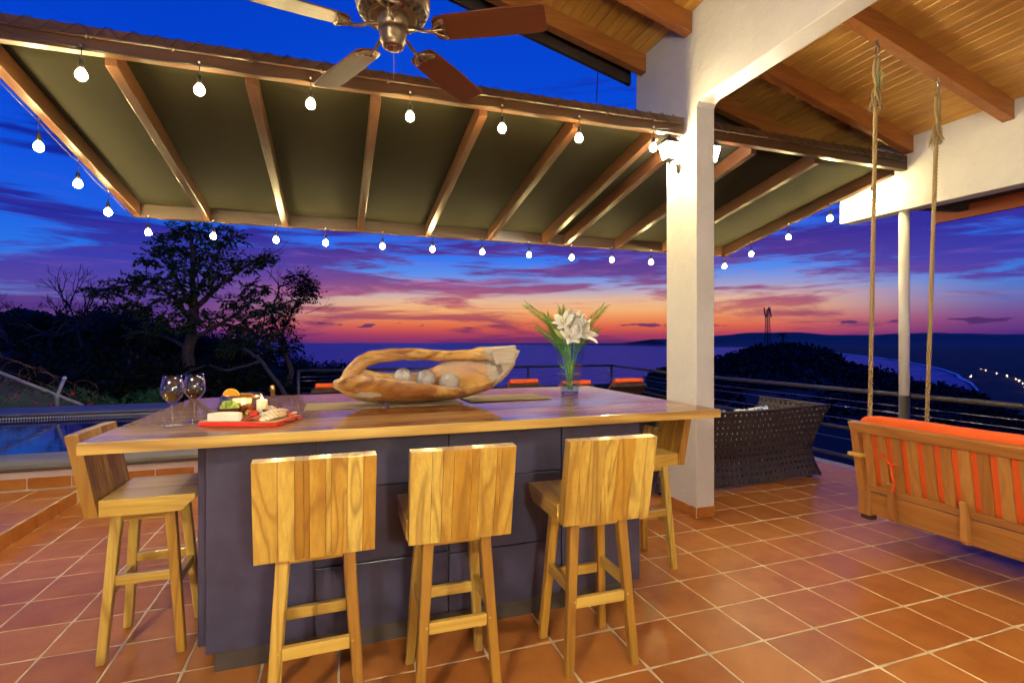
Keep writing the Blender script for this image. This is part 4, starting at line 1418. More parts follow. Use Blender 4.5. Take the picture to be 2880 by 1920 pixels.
# driftwood bowl
def drift_mat():
    m, nt, b = mat_base('polished_driftwood', .34)
    tc = nt.nodes.new('ShaderNodeTexCoord')
    P = tc.outputs['Object']
    mp = N(nt, 'ShaderNodeMapping', Vector=P, Scale=(.35, 1, 1)).outputs[0]
    n = N(nt, 'ShaderNodeTexNoise', Vector=mp, Scale=9.0, Detail=5.0, Roughness=.6, Distortion=1.5).outputs[0]
    st = N(nt, 'ShaderNodeTexNoise', Vector=N(nt, 'ShaderNodeMapping', Vector=P, Scale=(.08, 1, 1)).outputs[0], Scale=90.0, Detail=4.0).outputs[0]
    pat = N(nt, 'ShaderNodeTexNoise', Vector=P, Scale=3.2, Detail=2.0).outputs[0]
    col = MIX(nt, N(nt, 'ShaderNodeMapRange', Value=pat, From_Min=.40, From_Max=.62).outputs[0], C(.68, .44, .14), C(.42, .19, .040))
    col = MIX(nt, N(nt, 'ShaderNodeMapRange', Value=n, From_Min=.47, From_Max=.62).outputs[0], col, C(.20, .070, .017))
    col = MIX(nt, MA(nt, 'MULTIPLY', st, .2), col, C(.2, .09, .03))
    # weathered grey end grain towards +x and a small patch at the lower left
    sep = N(nt, 'ShaderNodeSeparateXYZ', Vector=P)
    e = MA(nt, 'ADD', sep.outputs[0], MA(nt, 'MULTIPLY', MA(nt, 'SUBTRACT', n, .5), .22))
    e = MA(nt, 'ADD', e, MA(nt, 'MULTIPLY', sep.outputs[2], .35))
    gm = N(nt, 'ShaderNodeMapRange', Value=e, From_Min=.955, From_Max=.975).outputs[0]
    px = MA(nt, 'POWER', MA(nt, 'DIVIDE', MA(nt, 'SUBTRACT', sep.outputs[0], .155), .085), 2.0)
    pz_ = MA(nt, 'POWER', MA(nt, 'DIVIDE', MA(nt, 'SUBTRACT', sep.outputs[2], .062), .020), 2.0)
    py_ = N(nt, 'ShaderNodeMapRange', Value=sep.outputs[1], From_Min=-.02, From_Max=-.06).outputs[0]
    pm = N(nt, 'ShaderNodeMapRange', Value=MA(nt, 'ADD', MA(nt, 'ADD', px, pz_), MA(nt, 'MULTIPLY', MA(nt, 'ADD', n, st), 2.2)), From_Min=2.9, From_Max=2.6).outputs[0]
    gm = MA(nt, 'MAXIMUM', gm, MA(nt, 'MULTIPLY', pm, py_))
    grey = MIX(nt, st, C(.34, .28, .20), C(.60, .53, .43))
    nt.links.new(MIX(nt, gm, col, grey), b.inputs['Base Color'])
    nt.links.new(MA(nt, 'MULTIPLY_ADD', gm, .45, .30), b.inputs['Roughness'])
    b.inputs['Coat Weight'].default_value = .2
    b.inputs['Coat Roughness'].default_value = .25
    bump(nt, b, MA(nt, 'ADD', MA(nt, 'MULTIPLY', st, MA(nt, 'MULTIPLY_ADD', gm, 2.0, .15)), MA(nt, 'MULTIPLY', n, .3)), .45, .006)
    return m
M['drift'] = drift_mat()
def drift_bowl():
    """local: x 0..1.12 along the bowl, y across, z up from the counter; the outer hull, hollowed, plus the loop of the handle"""
    outer, inner = [], []
    # x, keel z, front rim z, back rim z, half width, y shift
    S = [(-.02, .105, .118, .125, .012, -.02), (.0, .085, .135, .145, .045, -.02), (.05, .045, .170, .185, .085, -.015), (.12, .016, .186, .200, .120, -.01), (.22, .004, .172, .180, .150, 0),
         (.34, .0, .150, .165, .165, 0), (.48, .002, .118, .165, .168, 0), (.60, .006, .096, .215, .162, .005), (.72, .016, .088, .262, .148, .01), (.82, .035, .096, .292, .128, .015), (.90, .060, .118, .305, .104, .02),
         (.97, .100, .165, .310, .078, .025), (1.03, .150, .225, .322, .055, .03), (1.075, .20, .262, .328, .04, .03)]
    mb = MB()
    n = 18
    for (x, k, fz, bz, w, ys_) in S:
        ro, ri = [], []
        for j in range(n + 1):
            a = PI * j / n
            c = -math.cos(a)                   # -1 front .. +1 back
            rim = fz + (bz - fz) * (c * .5 + .5)
            s = math.sin(a) ** .75
            z = rim + (k - rim) * s
            wob = .006 * noise.noise(Vector((x * 6, c * 2, 3)))
            ro.append((x, ys_ + c * w * (1 + .06 * s) + wob, z + wob))
            t = .022
            wi = max(.004, w - t)
            ki = min(rim - .002, k + t * 1.1)
            zi = rim + (ki - rim) * s
            ri.append((x, ys_ + c * wi, zi + .001))
        outer.append(ro); inner.append(ri)
    rows = [o_ + i_[::-1] for o_, i_ in zip(outer, inner)]
    m, q = len(rows), len(rows[0])
    vs = [p for r in rows for p in r]
    fs = [(i * q + j, i * q + (j + 1) % q, (i + 1) * q + (j + 1) % q, (i + 1) * q + j) for i in range(m - 1) for j in range(q)]
    fs.append(tuple(range(q)))
    fs.append(tuple((m - 1) * q + j for j in range(q))[::-1])
    mb.add(vs, fs)
    # handle
    H = spline([(.040, -.01, .105), (.062, -.01, .165), (.105, -.005, .226), (.178, 0, .266), (.27, .01, .280), (.43, .02, .287), (.59, .03, .277), (.74, .035, .278), (.855, .035, .285), (.97, .03, .280)], 5)
    rs = []
    for i in range(len(H)):
        t = i / (len(H) - 1)
        rs.append(.047 - .013 * min(1, t / .75) + (.020 * max(0, t - .78) / .22) + .002 * math.sin(i * 1.3))
    mb.tube(H, rs, 14)
    # weathered block at the right end
    mb.hexa([(.93, -.03, .215), (1.06, -.035, .235), (1.06, .075, .235), (.93, .085, .215), (.90, -.03, .318), (1.075, -.03, .340), (1.085, .07, .342), (.90, .085, .318)])
    mb.hexa([(.98, -.02, .14), (1.085, -.015, .262), (1.085, .05, .262), (.98, .06, .14), (.96, -.02, .30), (1.105, -.02, .31), (1.105, .055, .31), (.96, .07, .30)])
    mb.sphere((-.005, -.02, .118), .032, 12, 8)
    return mb
db = drift_bowl().build('driftwood_bowl', M['drift'], None, loc=(.018, 3.085, TT + .0065))
md = db.modifiers.new('remesh', 'REMESH'); md.mode = 'VOXEL'; md.voxel_size = .0075
md = db.modifiers.new('smooth', 'SMOOTH'); md.factor = .6; md.iterations = 5
tex = bpy.data.textures.new('drift_lumps', 'CLOUDS'); tex.noise_scale = .07
md = db.modifiers.new('lumps', 'DISPLACE'); md.texture = tex; md.strength = .010; md.mid_level = .5; md.texture_coords = 'LOCAL'
md = db.modifiers.new('sub', 'SUBSURF'); md.levels = md.render_levels = 1
db.data.polygons.foreach_set('use_smooth', [True] * len(db.data.polygons))
tag(db, 'long carved driftwood bowl with a looping handle on the placemats', 'bowl')

def ball_mat():
    m, nt, b = mat_base('patterned_glass', .05)
    b.inputs['Transmission Weight'].default_value = .62
    b.inputs['IOR'].default_value = 1.4
    b.inputs['Base Color'].default_value = C(.98, .96, .92)
    tc = nt.nodes.new('ShaderNodeTexCoord')
    v = N(nt, 'ShaderNodeTexVoronoi', Vector=tc.outputs['Object'], Scale=75.0).outputs[0]
    bump(nt, b, v, .8, .006)
    return m
M['ballglass'] = ball_mat()
for (x, y, z, r, lab) in ((.352, 3.115, .158, .054, 'glass ball at the left in the driftwood bowl'), (.482, 3.085, .142, .060, 'glass ball in the middle of the driftwood bowl'),
                          (.622, 3.060, .118, .066, 'glass ball at the right in the driftwood bowl, largest of three')):
    me = bpy.data.meshes.new('glass_ball')
    bm = bmesh.new()
    bmesh.ops.create_icosphere(bm, subdivisions=2 if x < .3 else 3, radius=r)
    bm.to_mesh(me); bm.free()
    if x > .3:
        me.polygons.foreach_set('use_smooth', [True] * len(me.polygons))
    o = obj('glass_ball', me, M['ballglass'], None, loc=(x + .033, y, TT + z))
    tag(o, lab, 'glass ball', 'glass balls in the bowl')

# wine glasses
def wine_glass(label, x, y):
    t = thing('wine_glass', label, 'wine glass', (x, y, TT + .0005), rr.uniform(0, 3), 'wine glasses on the counter')
    prof = [(.0365, 0), (.037, .0015), (.030, .004), (.012, .009), (.0055, .018), (.0042, .045), (.0042, .085), (.0058, .094), (.018, .106), (.034, .124), (.0440, .145), (.0455, .158), (.043, .178), (.0385, .200), (.0345, .219),
            (.0335, .219), (.0375, .199), (.0420, .177), (.0444, .158), (.0428, .146), (.0328, .126), (.016, .1085), (.002, .101)]
    MB().lathe(prof, 40).build('glass', M['glass'], t)
    pw = [(.002, .1020), (.0155, .1092), (.0322, .1265), (.0420, .1462), (.0432, .1525), (.0425, .1535), (.02, .1535), (.002, .1535)]
    MB().lathe(pw, 40).build('wine', M['wine'], t)
wine_glass('wine glass half full of white wine, nearer the counter edge', -.672, 2.59)
wine_glass('wine glass half full of white wine, closer to the cheese board', -.612, 2.70)

# serving board
brd = thing('serving_board', 'shallow red edged serving board with a small metal handle', 'serving board', (-.36, 2.60, TT + .0005), R(-22.3))
# local axes: x along the long side
M['boardred'] = simple('red_lacquer', C(.72, .045, .022), .25)
M['boardtop'] = wood('board_wood', C(.55, .34, .16), C(.42, .22, .09), C(.25, .11, .04), 'X', .45, .1, .3, 5, .3, .1, .2)
MB().box(-.176, .176, -.118, .118, 0, .0185).build('board', M['boardred'], brd, bevel=.002)
MB().box(-.1735, .1735, -.1155, .1155, .0186, .0198).build('board_top', M['boardtop'], brd)
MB().tube(spline([(.178, -.05, .010), (.196, -.045, .010), (.198, 0, .010), (.196, .045, .010), (.178, .05, .010)], 5), .0028, 8).build('handle', M['metal'], brd)
ZBd = TT + .0205
CA, SA = math.cos(R(-22.3)), math.sin(R(-22.3))
def onb(lx, ly, z=0):
    return (-.36 + CA * lx - SA * ly, 2.60 + SA * lx + CA * ly, ZBd + z)
M['ramekin'] = simple('brown_glazed_ramekin', C(.10, .028, .014), .18)
def ramekin(label, lx, ly, s=1.0):
    t = thing('ramekin', label, 'ramekin', onb(lx, ly), 0, 'brown ramekins on the board')
    prof = [(.030, 0), (.033, .002), (.046, .036), (.049, .038), (.050, .042), (.047, .043), (.043, .040), (.032, .008), (.002, .007)]
    mb = MB()
    n = 48
    vs, fs = [], []
    for i, (r, z) in enumerate(prof):
        for j in range(n):
            a = 2 * PI * j / n
            rr_ = r * s * (1 + (.018 * math.cos(a * 24) if 1 <= i <= 2 else 0))
            vs.append((rr_ * math.cos(a), rr_ * math.sin(a), z * s))
    for i in range(len(prof) - 1):
        for j in range(n):
            fs.append((i * n + j, i * n + (j + 1) % n, (i + 1) * n + (j + 1) % n, (i + 1) * n + j))
    fs.append(tuple(range(n - 1, -1, -1)))
    fs.append(tuple((len(prof) - 1) * n + j for j in range(n)))
    mb.add(vs, fs, True)
    mb.build('dish', M['ramekin'], t)
    return t
ramekin('brown ramekin heaped with green grapes on the serving board', -.118, .015, 1.05)
ramekin('smaller brown ramekin of pale nuts on the serving board', .062, .055, .80)
M['grape'] = simple('green_grape', C(.30, .42, .06), .28, 20, .2, Subsurface_Weight=.15)
gp = [(-.022, -.014, .047), (.010, -.020, .046), (.028, .006, .047), (-.004, .020, .048), (-.030, .014, .046), (.0, .0, .064), (-.020, .004, .062), (.022, -.008, .060), (.034, -.016, .044)]
for k, (x, y, z) in enumerate(gp):
    p = onb(-.118, .015)
    o = MB().sphere((0, 0, 0), .0145, 14, 10, (1, 1, .94)).build('grape', M['grape'], None, loc=(p[0] + x * .92, p[1] + y * .92, p[2] + z))
    tag(o, 'pale green grape heaped in the larger brown ramekin', 'grape', 'grapes in the ramekin')
M['nut'] = simple('pale_nut', C(.62, .47, .30), .6, 60, .2)
for k in range(7):
    p = onb(.062, .055)
    a = k * .9
    o = MB().sphere((0, 0, 0), .0115, 10, 8, (1, .72, .66)).build('nut', M['nut'], None, loc=(p[0] + (.018 if k else 0) * math.cos(a), p[1] + (.018 if k else 0) * math.sin(a), p[2] + .034 + (.008 if k in (0, 3) else 0)), rot=(0, .3, a * 2))
    tag(o, 'pale nut lying in the smaller brown ramekin', 'nut', 'nuts in the ramekin')
def cheese():
    mb = MB()
    pr = [(-.072, -.028), (.074, -.028), (.066, .006), (.040, .030), (.004, .040), (-.036, .032), (-.062, .010)]
    mb.prism(pr, 'z', 0, .034)
    return mb
def cheese_mat():
    m, nt, b = mat_base('blue_veined_cheese', .6)
    tc = nt.nodes.new('ShaderNodeTexCoord')
    v = N(nt, 'ShaderNodeTexNoise', Vector=tc.outputs['Object'], Scale=45.0, Detail=3.0).outputs[0]
    nt.links.new(MIX(nt, N(nt, 'ShaderNodeMapRange', Value=v, From_Min=.66, From_Max=.72).outputs[0], C(.80, .77, .66), C(.22, .27, .24)), b.inputs['Base Color'])
    b.inputs['Subsurface Weight'].default_value = .1
    return m
M['cheese'] = cheese_mat()
p = onb(-.070, -.078)
tag(cheese().build('cheese_wedge', M['cheese'], None, bevel=.004, loc=p, rot=(0, 0, R(-19))), 'thick wedge of white cheese at the front of the board', 'cheese')
M['berry'] = simple('strawberry', C(.62, .022, .012), .3, 50, .25, .5, 220)
def strawberry(label, lx, ly, rz, s=1.0):
    t = thing('strawberry', label, 'strawberry', onb(lx, ly, .0145 * s), rz, 'strawberries on the board')
    mb = MB().lathe([(.001, -.020), (.007, -.017), (.0135, -.006), (.0155, .004), (.013, .012), (.005, .015)], 14)
    mb.v = [(-p[2] * s, p[1] * s, p[0] * s) for p in mb.v]
    mb.build('fruit', M['berry'], t)
    mb = MB()
    for i in range(6):
        a = 2 * PI * i / 6
        mb.add([(-.014 * s, 0, 0), (-.017 * s, .009 * s * math.cos(a - .35), .009 * s * math.sin(a - .35)), (-.013 * s, .018 * s * math.cos(a), .018 * s * math.sin(a)), (-.017 * s, .009 * s * math.cos(a + .35), .009 * s * math.sin(a + .35))], [(0, 1, 2, 3)])
    mb.tube([(-.014 * s, 0, 0), (-.026 * s, 0, .004 * s)], .0014, 5)
    mb.build('leaves', M['stem'], t)
strawberry('strawberry lying between the cheese and the candle', .000, .022, R(200), 1.05)
strawberry('strawberry touching the foot of the candle', -.022, .040, R(150))
strawberry('strawberry half hidden behind the grape ramekin', -.062, .075, R(100))
strawberry('strawberry with leafy cap in front of the nut ramekin', .074, -.012, R(170), 1.1)
M['salami'] = simple('cured_salami', C(.46, .05, .035), .4, 90, .75)
for k, (lx, ly, z, tx, ty) in enumerate(((.012, -.072, .004, .1, .05), (.040, -.085, .006, -.15, .1), (.062, -.070, .007, .2, -.1), (.030, -.050, .008, -.3, .2), (.052, -.045, .012, .25, .3), (.008, -.040, .010, .4, -.2), (.085, -.060, .006, .1, .2))):
    o = MB().lathe([(.0215, -.0016), (.0225, 0), (.0215, .0016)], 20).build('salami_slice', M['salami'], None, loc=onb(lx, ly, z), rot=(tx, ty, k))
    tag(o, 'round slice of marbled red salami in the pile at the front', 'salami', 'salami slices on the board')
M['chorizo'] = simple('chorizo', C(.60, .085, .02), .4, 60, .4)
for k in range(4):
    o = MB().lathe([(.021, -.002), (.0225, 0), (.021, .002)], 20).build('chorizo_slice', M['chorizo'], None, loc=onb(.118 + .013 * k, .045 + .006 * k, .006 + .004 * (k % 2)), rot=(.25 * (-1) ** k, .3, k))
    tag(o, 'orange red chorizo slice at the handle end of the board', 'chorizo', 'chorizo slices on the board')
def bread_mat():
    m, nt, b = mat_base('grilled_flatbread', .8)
    tc = nt.nodes.new('ShaderNodeTexCoord')
    v = N(nt, 'ShaderNodeTexNoise', Vector=tc.outputs['Object'], Scale=28.0, Detail=4.0).outputs[0]
    w = N(nt, 'ShaderNodeTexWave', {'bands_direction': 'X'}, Vector=tc.outputs['Object'], Scale=14.0, Distortion=2.5).outputs[1]
    col = MIX(nt, N(nt, 'ShaderNodeMapRange', Value=v, From_Min=.4, From_Max=.7).outputs[0], C(.80, .70, .52), C(.58, .38, .18))
    nt.links.new(MIX(nt, N(nt, 'ShaderNodeMapRange', Value=w, From_Min=.90, From_Max=1.0).outputs[0], col, C(.46, .28, .14)), b.inputs['Base Color'])
    bump(nt, b, v, .5, .004)
    return m
M['bread'] = bread_mat()
for k, (lx, ly, z, rz, lab) in enumerate(((.115, -.030, .010, R(48), 'grilled flatbread slice lying in front at the handle end'), (.098, .012, .022, R(42), 'grilled flatbread slice leaning on the one in front'))):
    rows = []
    for i in range(15):
        t = i / 14 * 2 - 1
        w = .026 * max(.02, 1 - t ** 4) ** .5
        ring = []
        for j in range(14):
            a = 2 * PI * j / 14
            ring.append((t * .072, w * math.cos(a), .009 * math.sin(a) * max(.1, 1 - t ** 6) + .003 * math.sin(3 * t + 2)))
        rows.append(ring)
    mb = MB().grid(rows, closed_u=True)
    o = mb.build('flatbread', M['bread'], None, loc=onb(lx, ly, z + .002), rot=(R(12), R(-6), rz))
    tag(o, lab, 'bread', 'bread on the board')
# candle
cnd = thing('candle', 'lit cream pillar candle standing on the board', 'candle', onb(.012, .062))
m, nt_, b_ = mat_base('glowing_wax', .45)
b_.inputs['Base Color'].default_value = C(.80, .72, .50)
b_.inputs['Subsurface Weight'].default_value = .6
b_.inputs['Subsurface Radius'].default_value = (.03, .02, .01)
b_.inputs['Subsurface Scale'].default_value = .5
MB().lathe([(.0225, 0), (.0235, .002), (.0235, .074), (.0225, .076), (.019, .074), (.004, .064)], 28).build('wax', m, cnd)
MB().tube([(0, 0, .062), (.0005, 0, .073)], .0009, 6).build('wick', M['wick'], cnd)
MB().lathe([(.0005, .069), (.0030, .073), (.0034, .077), (.0022, .083), (.0005, .090)], 12).build('flame', M['flame'], cnd)
# hammered copper bowl with orange
M['copper'] = simple('hammered_copper', C(.82, .47, .22), .24, Metallic=1.0, bumps=.9, bscale=42)
cb = thing('copper_bowl', 'hammered copper bowl with slanting rim behind the serving board', 'bowl', (-.432, 2.80, TT + .0005))
prof = [(.045, 0), (.052, .002), (.080, .020), (.097, .048), (.099, .072), (.092, .098), (.088, .112), (.086, .112), (.090, .098), (.0965, .072), (.094, .049), (.078, .023), (.05, .006), (.002, .006)]
mb = MB().lathe(prof, 48)
mb.v = [(x, y, z * (1 + .45 * max(0, z - .05) * (x * .83 - y * .3) / .1)) for x, y, z in mb.v]
mb.build('bowl_shell', M['copper'], cb)
M['orangepeel'] = simple('orange_peel', C(.85, .26, .01), .4, bumps=.3, bscale=260)
def orange_flesh():
    m, nt, b = mat_base('orange_flesh', .35)
    tc = nt.nodes.new('ShaderNodeTexCoord')
    sp = N(nt, 'ShaderNodeSeparateXYZ', Vector=tc.outputs['Object'])
    r = MA(nt, 'SQRT', MA(nt, 'ADD', MA(nt, 'MULTIPLY', sp.outputs[0], sp.outputs[0]), MA(nt, 'MULTIPLY', sp.outputs[1], sp.outputs[1])))
    an = MA(nt, 'ARCTAN2', sp.outputs[1], sp.outputs[0])
    seg = MA(nt, 'ABSOLUTE', MA(nt, 'SINE', MA(nt, 'MULTIPLY', an, 5.0)))
    sm = N(nt, 'ShaderNodeMapRange', Value=seg, From_Min=.0, From_Max=.10).outputs[0]
    rim = N(nt, 'ShaderNodeMapRange', Value=r, From_Min=.0335, From_Max=.035).outputs[0]
    col = MIX(nt, sm, C(.88, .60, .18), C(.86, .36, .015))
    nt.links.new(MIX(nt, rim, col, C(.88, .66, .25)), b.inputs['Base Color'])
    return m
orn = thing('orange_half', 'cut half of an orange propped in the copper bowl', 'orange', (-.475, 2.775, TT + .108), 0)
orn.rotation_euler = (R(66), R(14), R(14))
MB().lathe([(.0375, 0), (.037, -.008), (.030, -.024), (.018, -.034), (.004, -.037)], 32, caps=True).build('peel', M['orangepeel'], orn)
MB().lathe([(.0366, .0004), (.03, .0008), (.001, .0008)], 32).build('flesh', orange_flesh(), orn)

# champagne bottle on a side stand behind the bar
st_ = thing('side_stand', 'small dark side stand behind the bar', 'side table', (-.44, 4.35, 0))
MB().lathe([(.20, .755), (.205, .765), (.20, .775)], 32).build('stand_top', M['rail'], st_)
MB().tube([(0, 0, .02), (0, 0, .755)], .02, 12).build('stand_leg', M['rail'], st_)
MB().lathe([(.16, 0), (.155, .012), (.03, .022)], 28).build('stand_foot', M['rail'], st_)
bt = thing('champagne_bottle', 'gold foiled champagne bottle top showing behind the bar', 'bottle', (-.44, 4.35, .776))
bt.rotation_euler = (0, R(-4), 0)
MB().lathe([(.04, 0), (.043, .005), (.043, .17), (.036, .20), (.018, .245), (.0155, .262)], 24).build('glass_body', simple('green_bottle_glass', C(.01, .03, .012), .08), bt)
MB().lathe([(.0175, .245), (.0160, .262), (.0160, .290), (.0185, .294), (.0185, .304), (.0170, .308), (.0175, .326), (.014, .334), (.002, .336)], 24).build('gold_foil', simple('gold_foil', C(.80, .52, .14), .3, Metallic=1.0, bumps=.4, bscale=120), bt)

# ------------------------------------------------------------------ vase of lilies
vs_ = thing('flower_vase', 'tapered square glass vase of water at the end of the counter', 'vase', (1.548, 3.24, TT + .0005), R(22))
def sq_ring(h, z, ch=.012):
    c = min(ch, h * .3)
    return [(h - c, -h, z), (h, -h + c, z), (h, h - c, z), (h - c, h, z), (-h + c, h, z), (-h, h - c, z), (-h, -h + c, z), (-h + c, -h, z)]
HV = .355
def hv(z):
    return .050 + .034 * (z / HV) ** 1.05
prof = [sq_ring(hv(0) - .004, 0), sq_ring(hv(0), .004)] + [sq_ring(hv(z), z) for z in (.06, .15, .25, HV - .002)] + [sq_ring(hv(HV) - .002, HV)] + [sq_ring(hv(z) - .005, z) for z in (HV - .002, .25, .15, .06)] + [sq_ring(hv(.024) - .007, .026)]
mb = MB()
vs, fs = [p for r in prof for p in r], []
for i in range(len(prof) - 1):
    for j in range(8):
        fs.append((i * 8 + j, i * 8 + (j + 1) % 8, (i + 1) * 8 + (j + 1) % 8, (i + 1) * 8 + j))
fs.append(tuple(range(7, -1, -1)))
fs.append(tuple((len(prof) - 1) * 8 + j for j in range(8)))
mb.add(vs, fs)
mb.build('glass', M['vase_glass'], vs_)
MB().box(-.044, .044, -.044, .044, .003, .024).build('glass_base', glass_mat('solid_glass_base', (.95, .97, .97, 1)), vs_, bevel=.006)
wr2 = [sq_ring(hv(.027) - .0078, .0268)] + [sq_ring(hv(z) - .0058, z) for z in (.06, .10, .145)]
mb = MB()
vs, fs = [p for r in wr2 for p in r], []
for i in range(len(wr2) - 1):
    for j in range(8):
        fs.append((i * 8 + j, i * 8 + (j + 1) % 8, (i + 1) * 8 + (j + 1) % 8, (i + 1) * 8 + j))
fs.append(tuple(range(7, -1, -1)))
fs.append(tuple((len(wr2) - 1) * 8 + j for j in range(8)))
mb.add(vs, fs)
mb.build('water', M['water'], vs_)
VB = Vector((1.548, 3.24, TT))
# viewer-independent frame of the bouquet: A to the right along the counter, B away
BA = Vector((.945, -.327, 0))
BB = Vector((.327, .945, 0))
def vp(a, b, z):
    return VB + BA * a + BB * b + Vector((0, 0, z))
def petal_mat():
    m, nt, b = mat_base('lily_petal', .5)
    b.inputs['Base Color'].default_value = C(.93, .92, .85)
    b.inputs['Subsurface Weight'].default_value = .15
    b.inputs['Subsurface Radius'].default_value = (.01, .01, .006)
    tr = N(nt, 'ShaderNodeBsdfTranslucent', Color=C(.85, .85, .70))
    mx = N(nt, 'ShaderNodeMixShader', _0=.22, _1=b.outputs[0], _2=tr.outputs[0])
    nt.links.new(mx.outputs[0], nt.nodes['Material Output'].inputs[0])
    return m
M['petal'] = petal_mat()
M['bud'] = simple('lily_bud', C(.50, .62, .22), .5, 25, .25)
def lily(label, base, axis, L=.125, open_=1.0, seed=0, stem_from=None):
    t = thing('lily', label, 'lily', tuple(base), 0, 'white lilies in the vase')
    q = random.Random(seed)
    ax = Vector(axis).normalized()
    e = ax.orthogonal().normalized()
    g = ax.cross(e)
    for k in range(6):
        a = 2 * PI * k / 6 + q.uniform(-.12, .12)
        rad = e * math.cos(a) + g * math.sin(a)
        sd = ax.cross(rad)
        rows = []
        wmax = (.031 if k % 2 else .023) * L / .125
        op = open_ * q.uniform(.85, 1.12)
        for i in range(11):
            s = i / 10
            ang = (.22 + 1.05 * op * s + .9 * op * max(0, s - .55))
            if i == 0:
                p = Vector((0, 0, 0)); 
                cur = p
            else:
                cur = cur + (ax * math.cos(ang) + rad * math.sin(ang)) * (L / 10)
            w = wmax * math.sin(PI * min(1, (s * .92 + .06))) ** .75
            nrm = (-ax * math.sin(ang) + rad * math.cos(ang))
            row = []
            for j in range(7):
                f = j / 3 - 1
                row.append(cur + sd * f * w - nrm * (abs(f) ** 1.6) * w * (-.38) + nrm * .0025 * math.sin(9 * s + 3 * f + k))
            rows.append(row)
        MB().grid(rows).build('petal', M['petal'], t, solid=.0010, fix=False)
    st = MB()
    for k in range(6):
        a = 2 * PI * k / 6 + .5
        d = (ax + (e * math.cos(a) + g * math.sin(a)) * .28).normalized()
        st.tube([Vector((0, 0, 0)), d * L * .55], .0011, 5)
        st.sphere(d * L * .57, .0035, 6, 4)
    st.build('stamens', simple('stamen', C(.55, .45, .12), .6), t)
    if stem_from is not None:
        b0 = Vector(base)
        S = Vector(stem_from)
        mid = S.lerp(b0, .55) + Vector((0, 0, .02))
        mb = MB().tube([p - b0 for p in spline([S, mid, b0 - ax * .02, b0], 6)], .0042, 8)
        mb.build('stem', M['stem'], t)
    return t
lily('white lily open widest, facing right at the front of the vase', vp(.048, -.055, .405), (.55, -.75, .55), .165, 1.0, 1, vp(-.015, -.012, .032))
lily('white lily facing us low at the front of the vase', vp(-.012, -.075, .375), (-.10, -.85, .62), .140, .9, 2, vp(.018, .0, .032))
lily('white lily at the upper left of the bunch', vp(-.030, -.02, .465), (-.50, -.55, .70), .132, .85, 3, vp(.022, .015, .032))
lily('white lily standing upright at the top of the bunch', vp(.018, .0, .475), (.15, -.35, .95), .130, .42, 4, vp(-.008, .01, .032))
lily('white lily half open at the middle right of the bunch', vp(.038, -.03, .435), (.25, -.45, .9), .140, .40, 5, vp(.006, -.02, .032))
def bud(label, base, axis, L, stem_from):
    b0 = Vector(base); ax = Vector(axis).normalized()
    t = thing('lily_bud', label, 'lily bud', tuple(base), 0)
    pts = [ax * L * s for s in (0, .12, .3, .5, .7, .88, 1)]
    MB().tube(pts, [.006, .010, .0135, .0145, .0125, .008, .0015], 12).build('bud', M['bud'], t)
    MB().tube([p - b0 for p in spline([stem_from, Vector(stem_from).lerp(b0, .6), b0], 6)], .0035, 8).build('stem', M['stem'], t)
bud('closed greenish lily bud leaning left from the vase', vp(-.045, -.06, .385), (-.72, -.25, .55), .120, vp(.010, .008, .032))
def frond(label, pts, n=26, Lmax=.13, seed=0, width=.0052):
    n, Lmax = int(n * 1.35), Lmax * 1.25
    q = random.Random(seed)
    P = spline(pts, 8)
    t = thing('palm_frond', label, 'palm leaf', tuple(P[0]), 0, 'palm fronds in the vase')
    P = [p - P[0] for p in P]
    MB().tube(P, [.0032 * (1 - .8 * i / len(P)) for i in range(len(P))], 6).build('midrib', M['stem'], t)
    mb = MB()
    m = len(P)
    for i in range(n):
        f = .34 + .64 * i / n
        k = min(m - 2, int(f * (m - 1)))
        p = P[k].lerp(P[k + 1], f * (m - 1) - k)
        d = (P[k + 1] - P[k]).normalized()
        sd = d.cross(BB).normalized()
        for s in (-1, 1):
            L = Lmax * (1 - .55 * (f - .34) / .64) * q.uniform(.85, 1.1)
            dd = (d * .93 + sd * s * .30 + BB * q.uniform(-.2, .1)).normalized()
            up = dd.cross(BB).normalized()
            a = p
            b_ = p + dd * L * .5 + up * 0 + Vector((0, 0, -.002))
            c = p + dd * L + Vector((0, 0, -.012))
            w = width
            nn = (dd.cross(Vector((q.uniform(-.3, .3), q.uniform(-.3, .3), 1)))).normalized()
            mb.add([a - nn * w * .3, a + nn * w * .3, b_ + nn * w * .5, c, b_ - nn * w * .5], [(0, 1, 2, 3, 4)])
    mb.build('leaflets', M['palm_green'], t, fix=False)
frond('palm frond reaching furthest left from the vase', [vp(-.01, .01, .04), vp(-.045, .0, .30), vp(-.13, -.03, .48), vp(-.31, -.06, .63)], 26, .12, 1)
frond('palm frond reaching up to the right from the vase', [vp(.01, .01, .04), vp(.04, .02, .30), vp(.12, .02, .47), vp(.245, .03, .62)], 24, .13, 2)
frond('palm frond behind the lilies pointing up', [vp(0, .02, .04), vp(-.01, .04, .30), vp(-.03, .06, .46), vp(-.05, .07, .60)], 26, .14, 3)
frond('palm frond behind the lilies leaning left', [vp(-.01, .02, .04), vp(-.03, .05, .28), vp(-.09, .07, .42), vp(-.155, .08, .56)], 24, .13, 4)
frond('palm frond hanging low at the left rim of the vase', [vp(-.01, .0, .05), vp(-.05, .01, .26), vp(-.11, -.01, .37), vp(-.235, -.02, .48)], 22, .11, 5)
frond('palm frond low at the right rim behind the lilies', [vp(.01, .0, .05), vp(.05, .03, .27), vp(.11, .04, .37), vp(.20, .05, .46)], 22, .11, 6)
mb = MB()
q = random.Random(4)
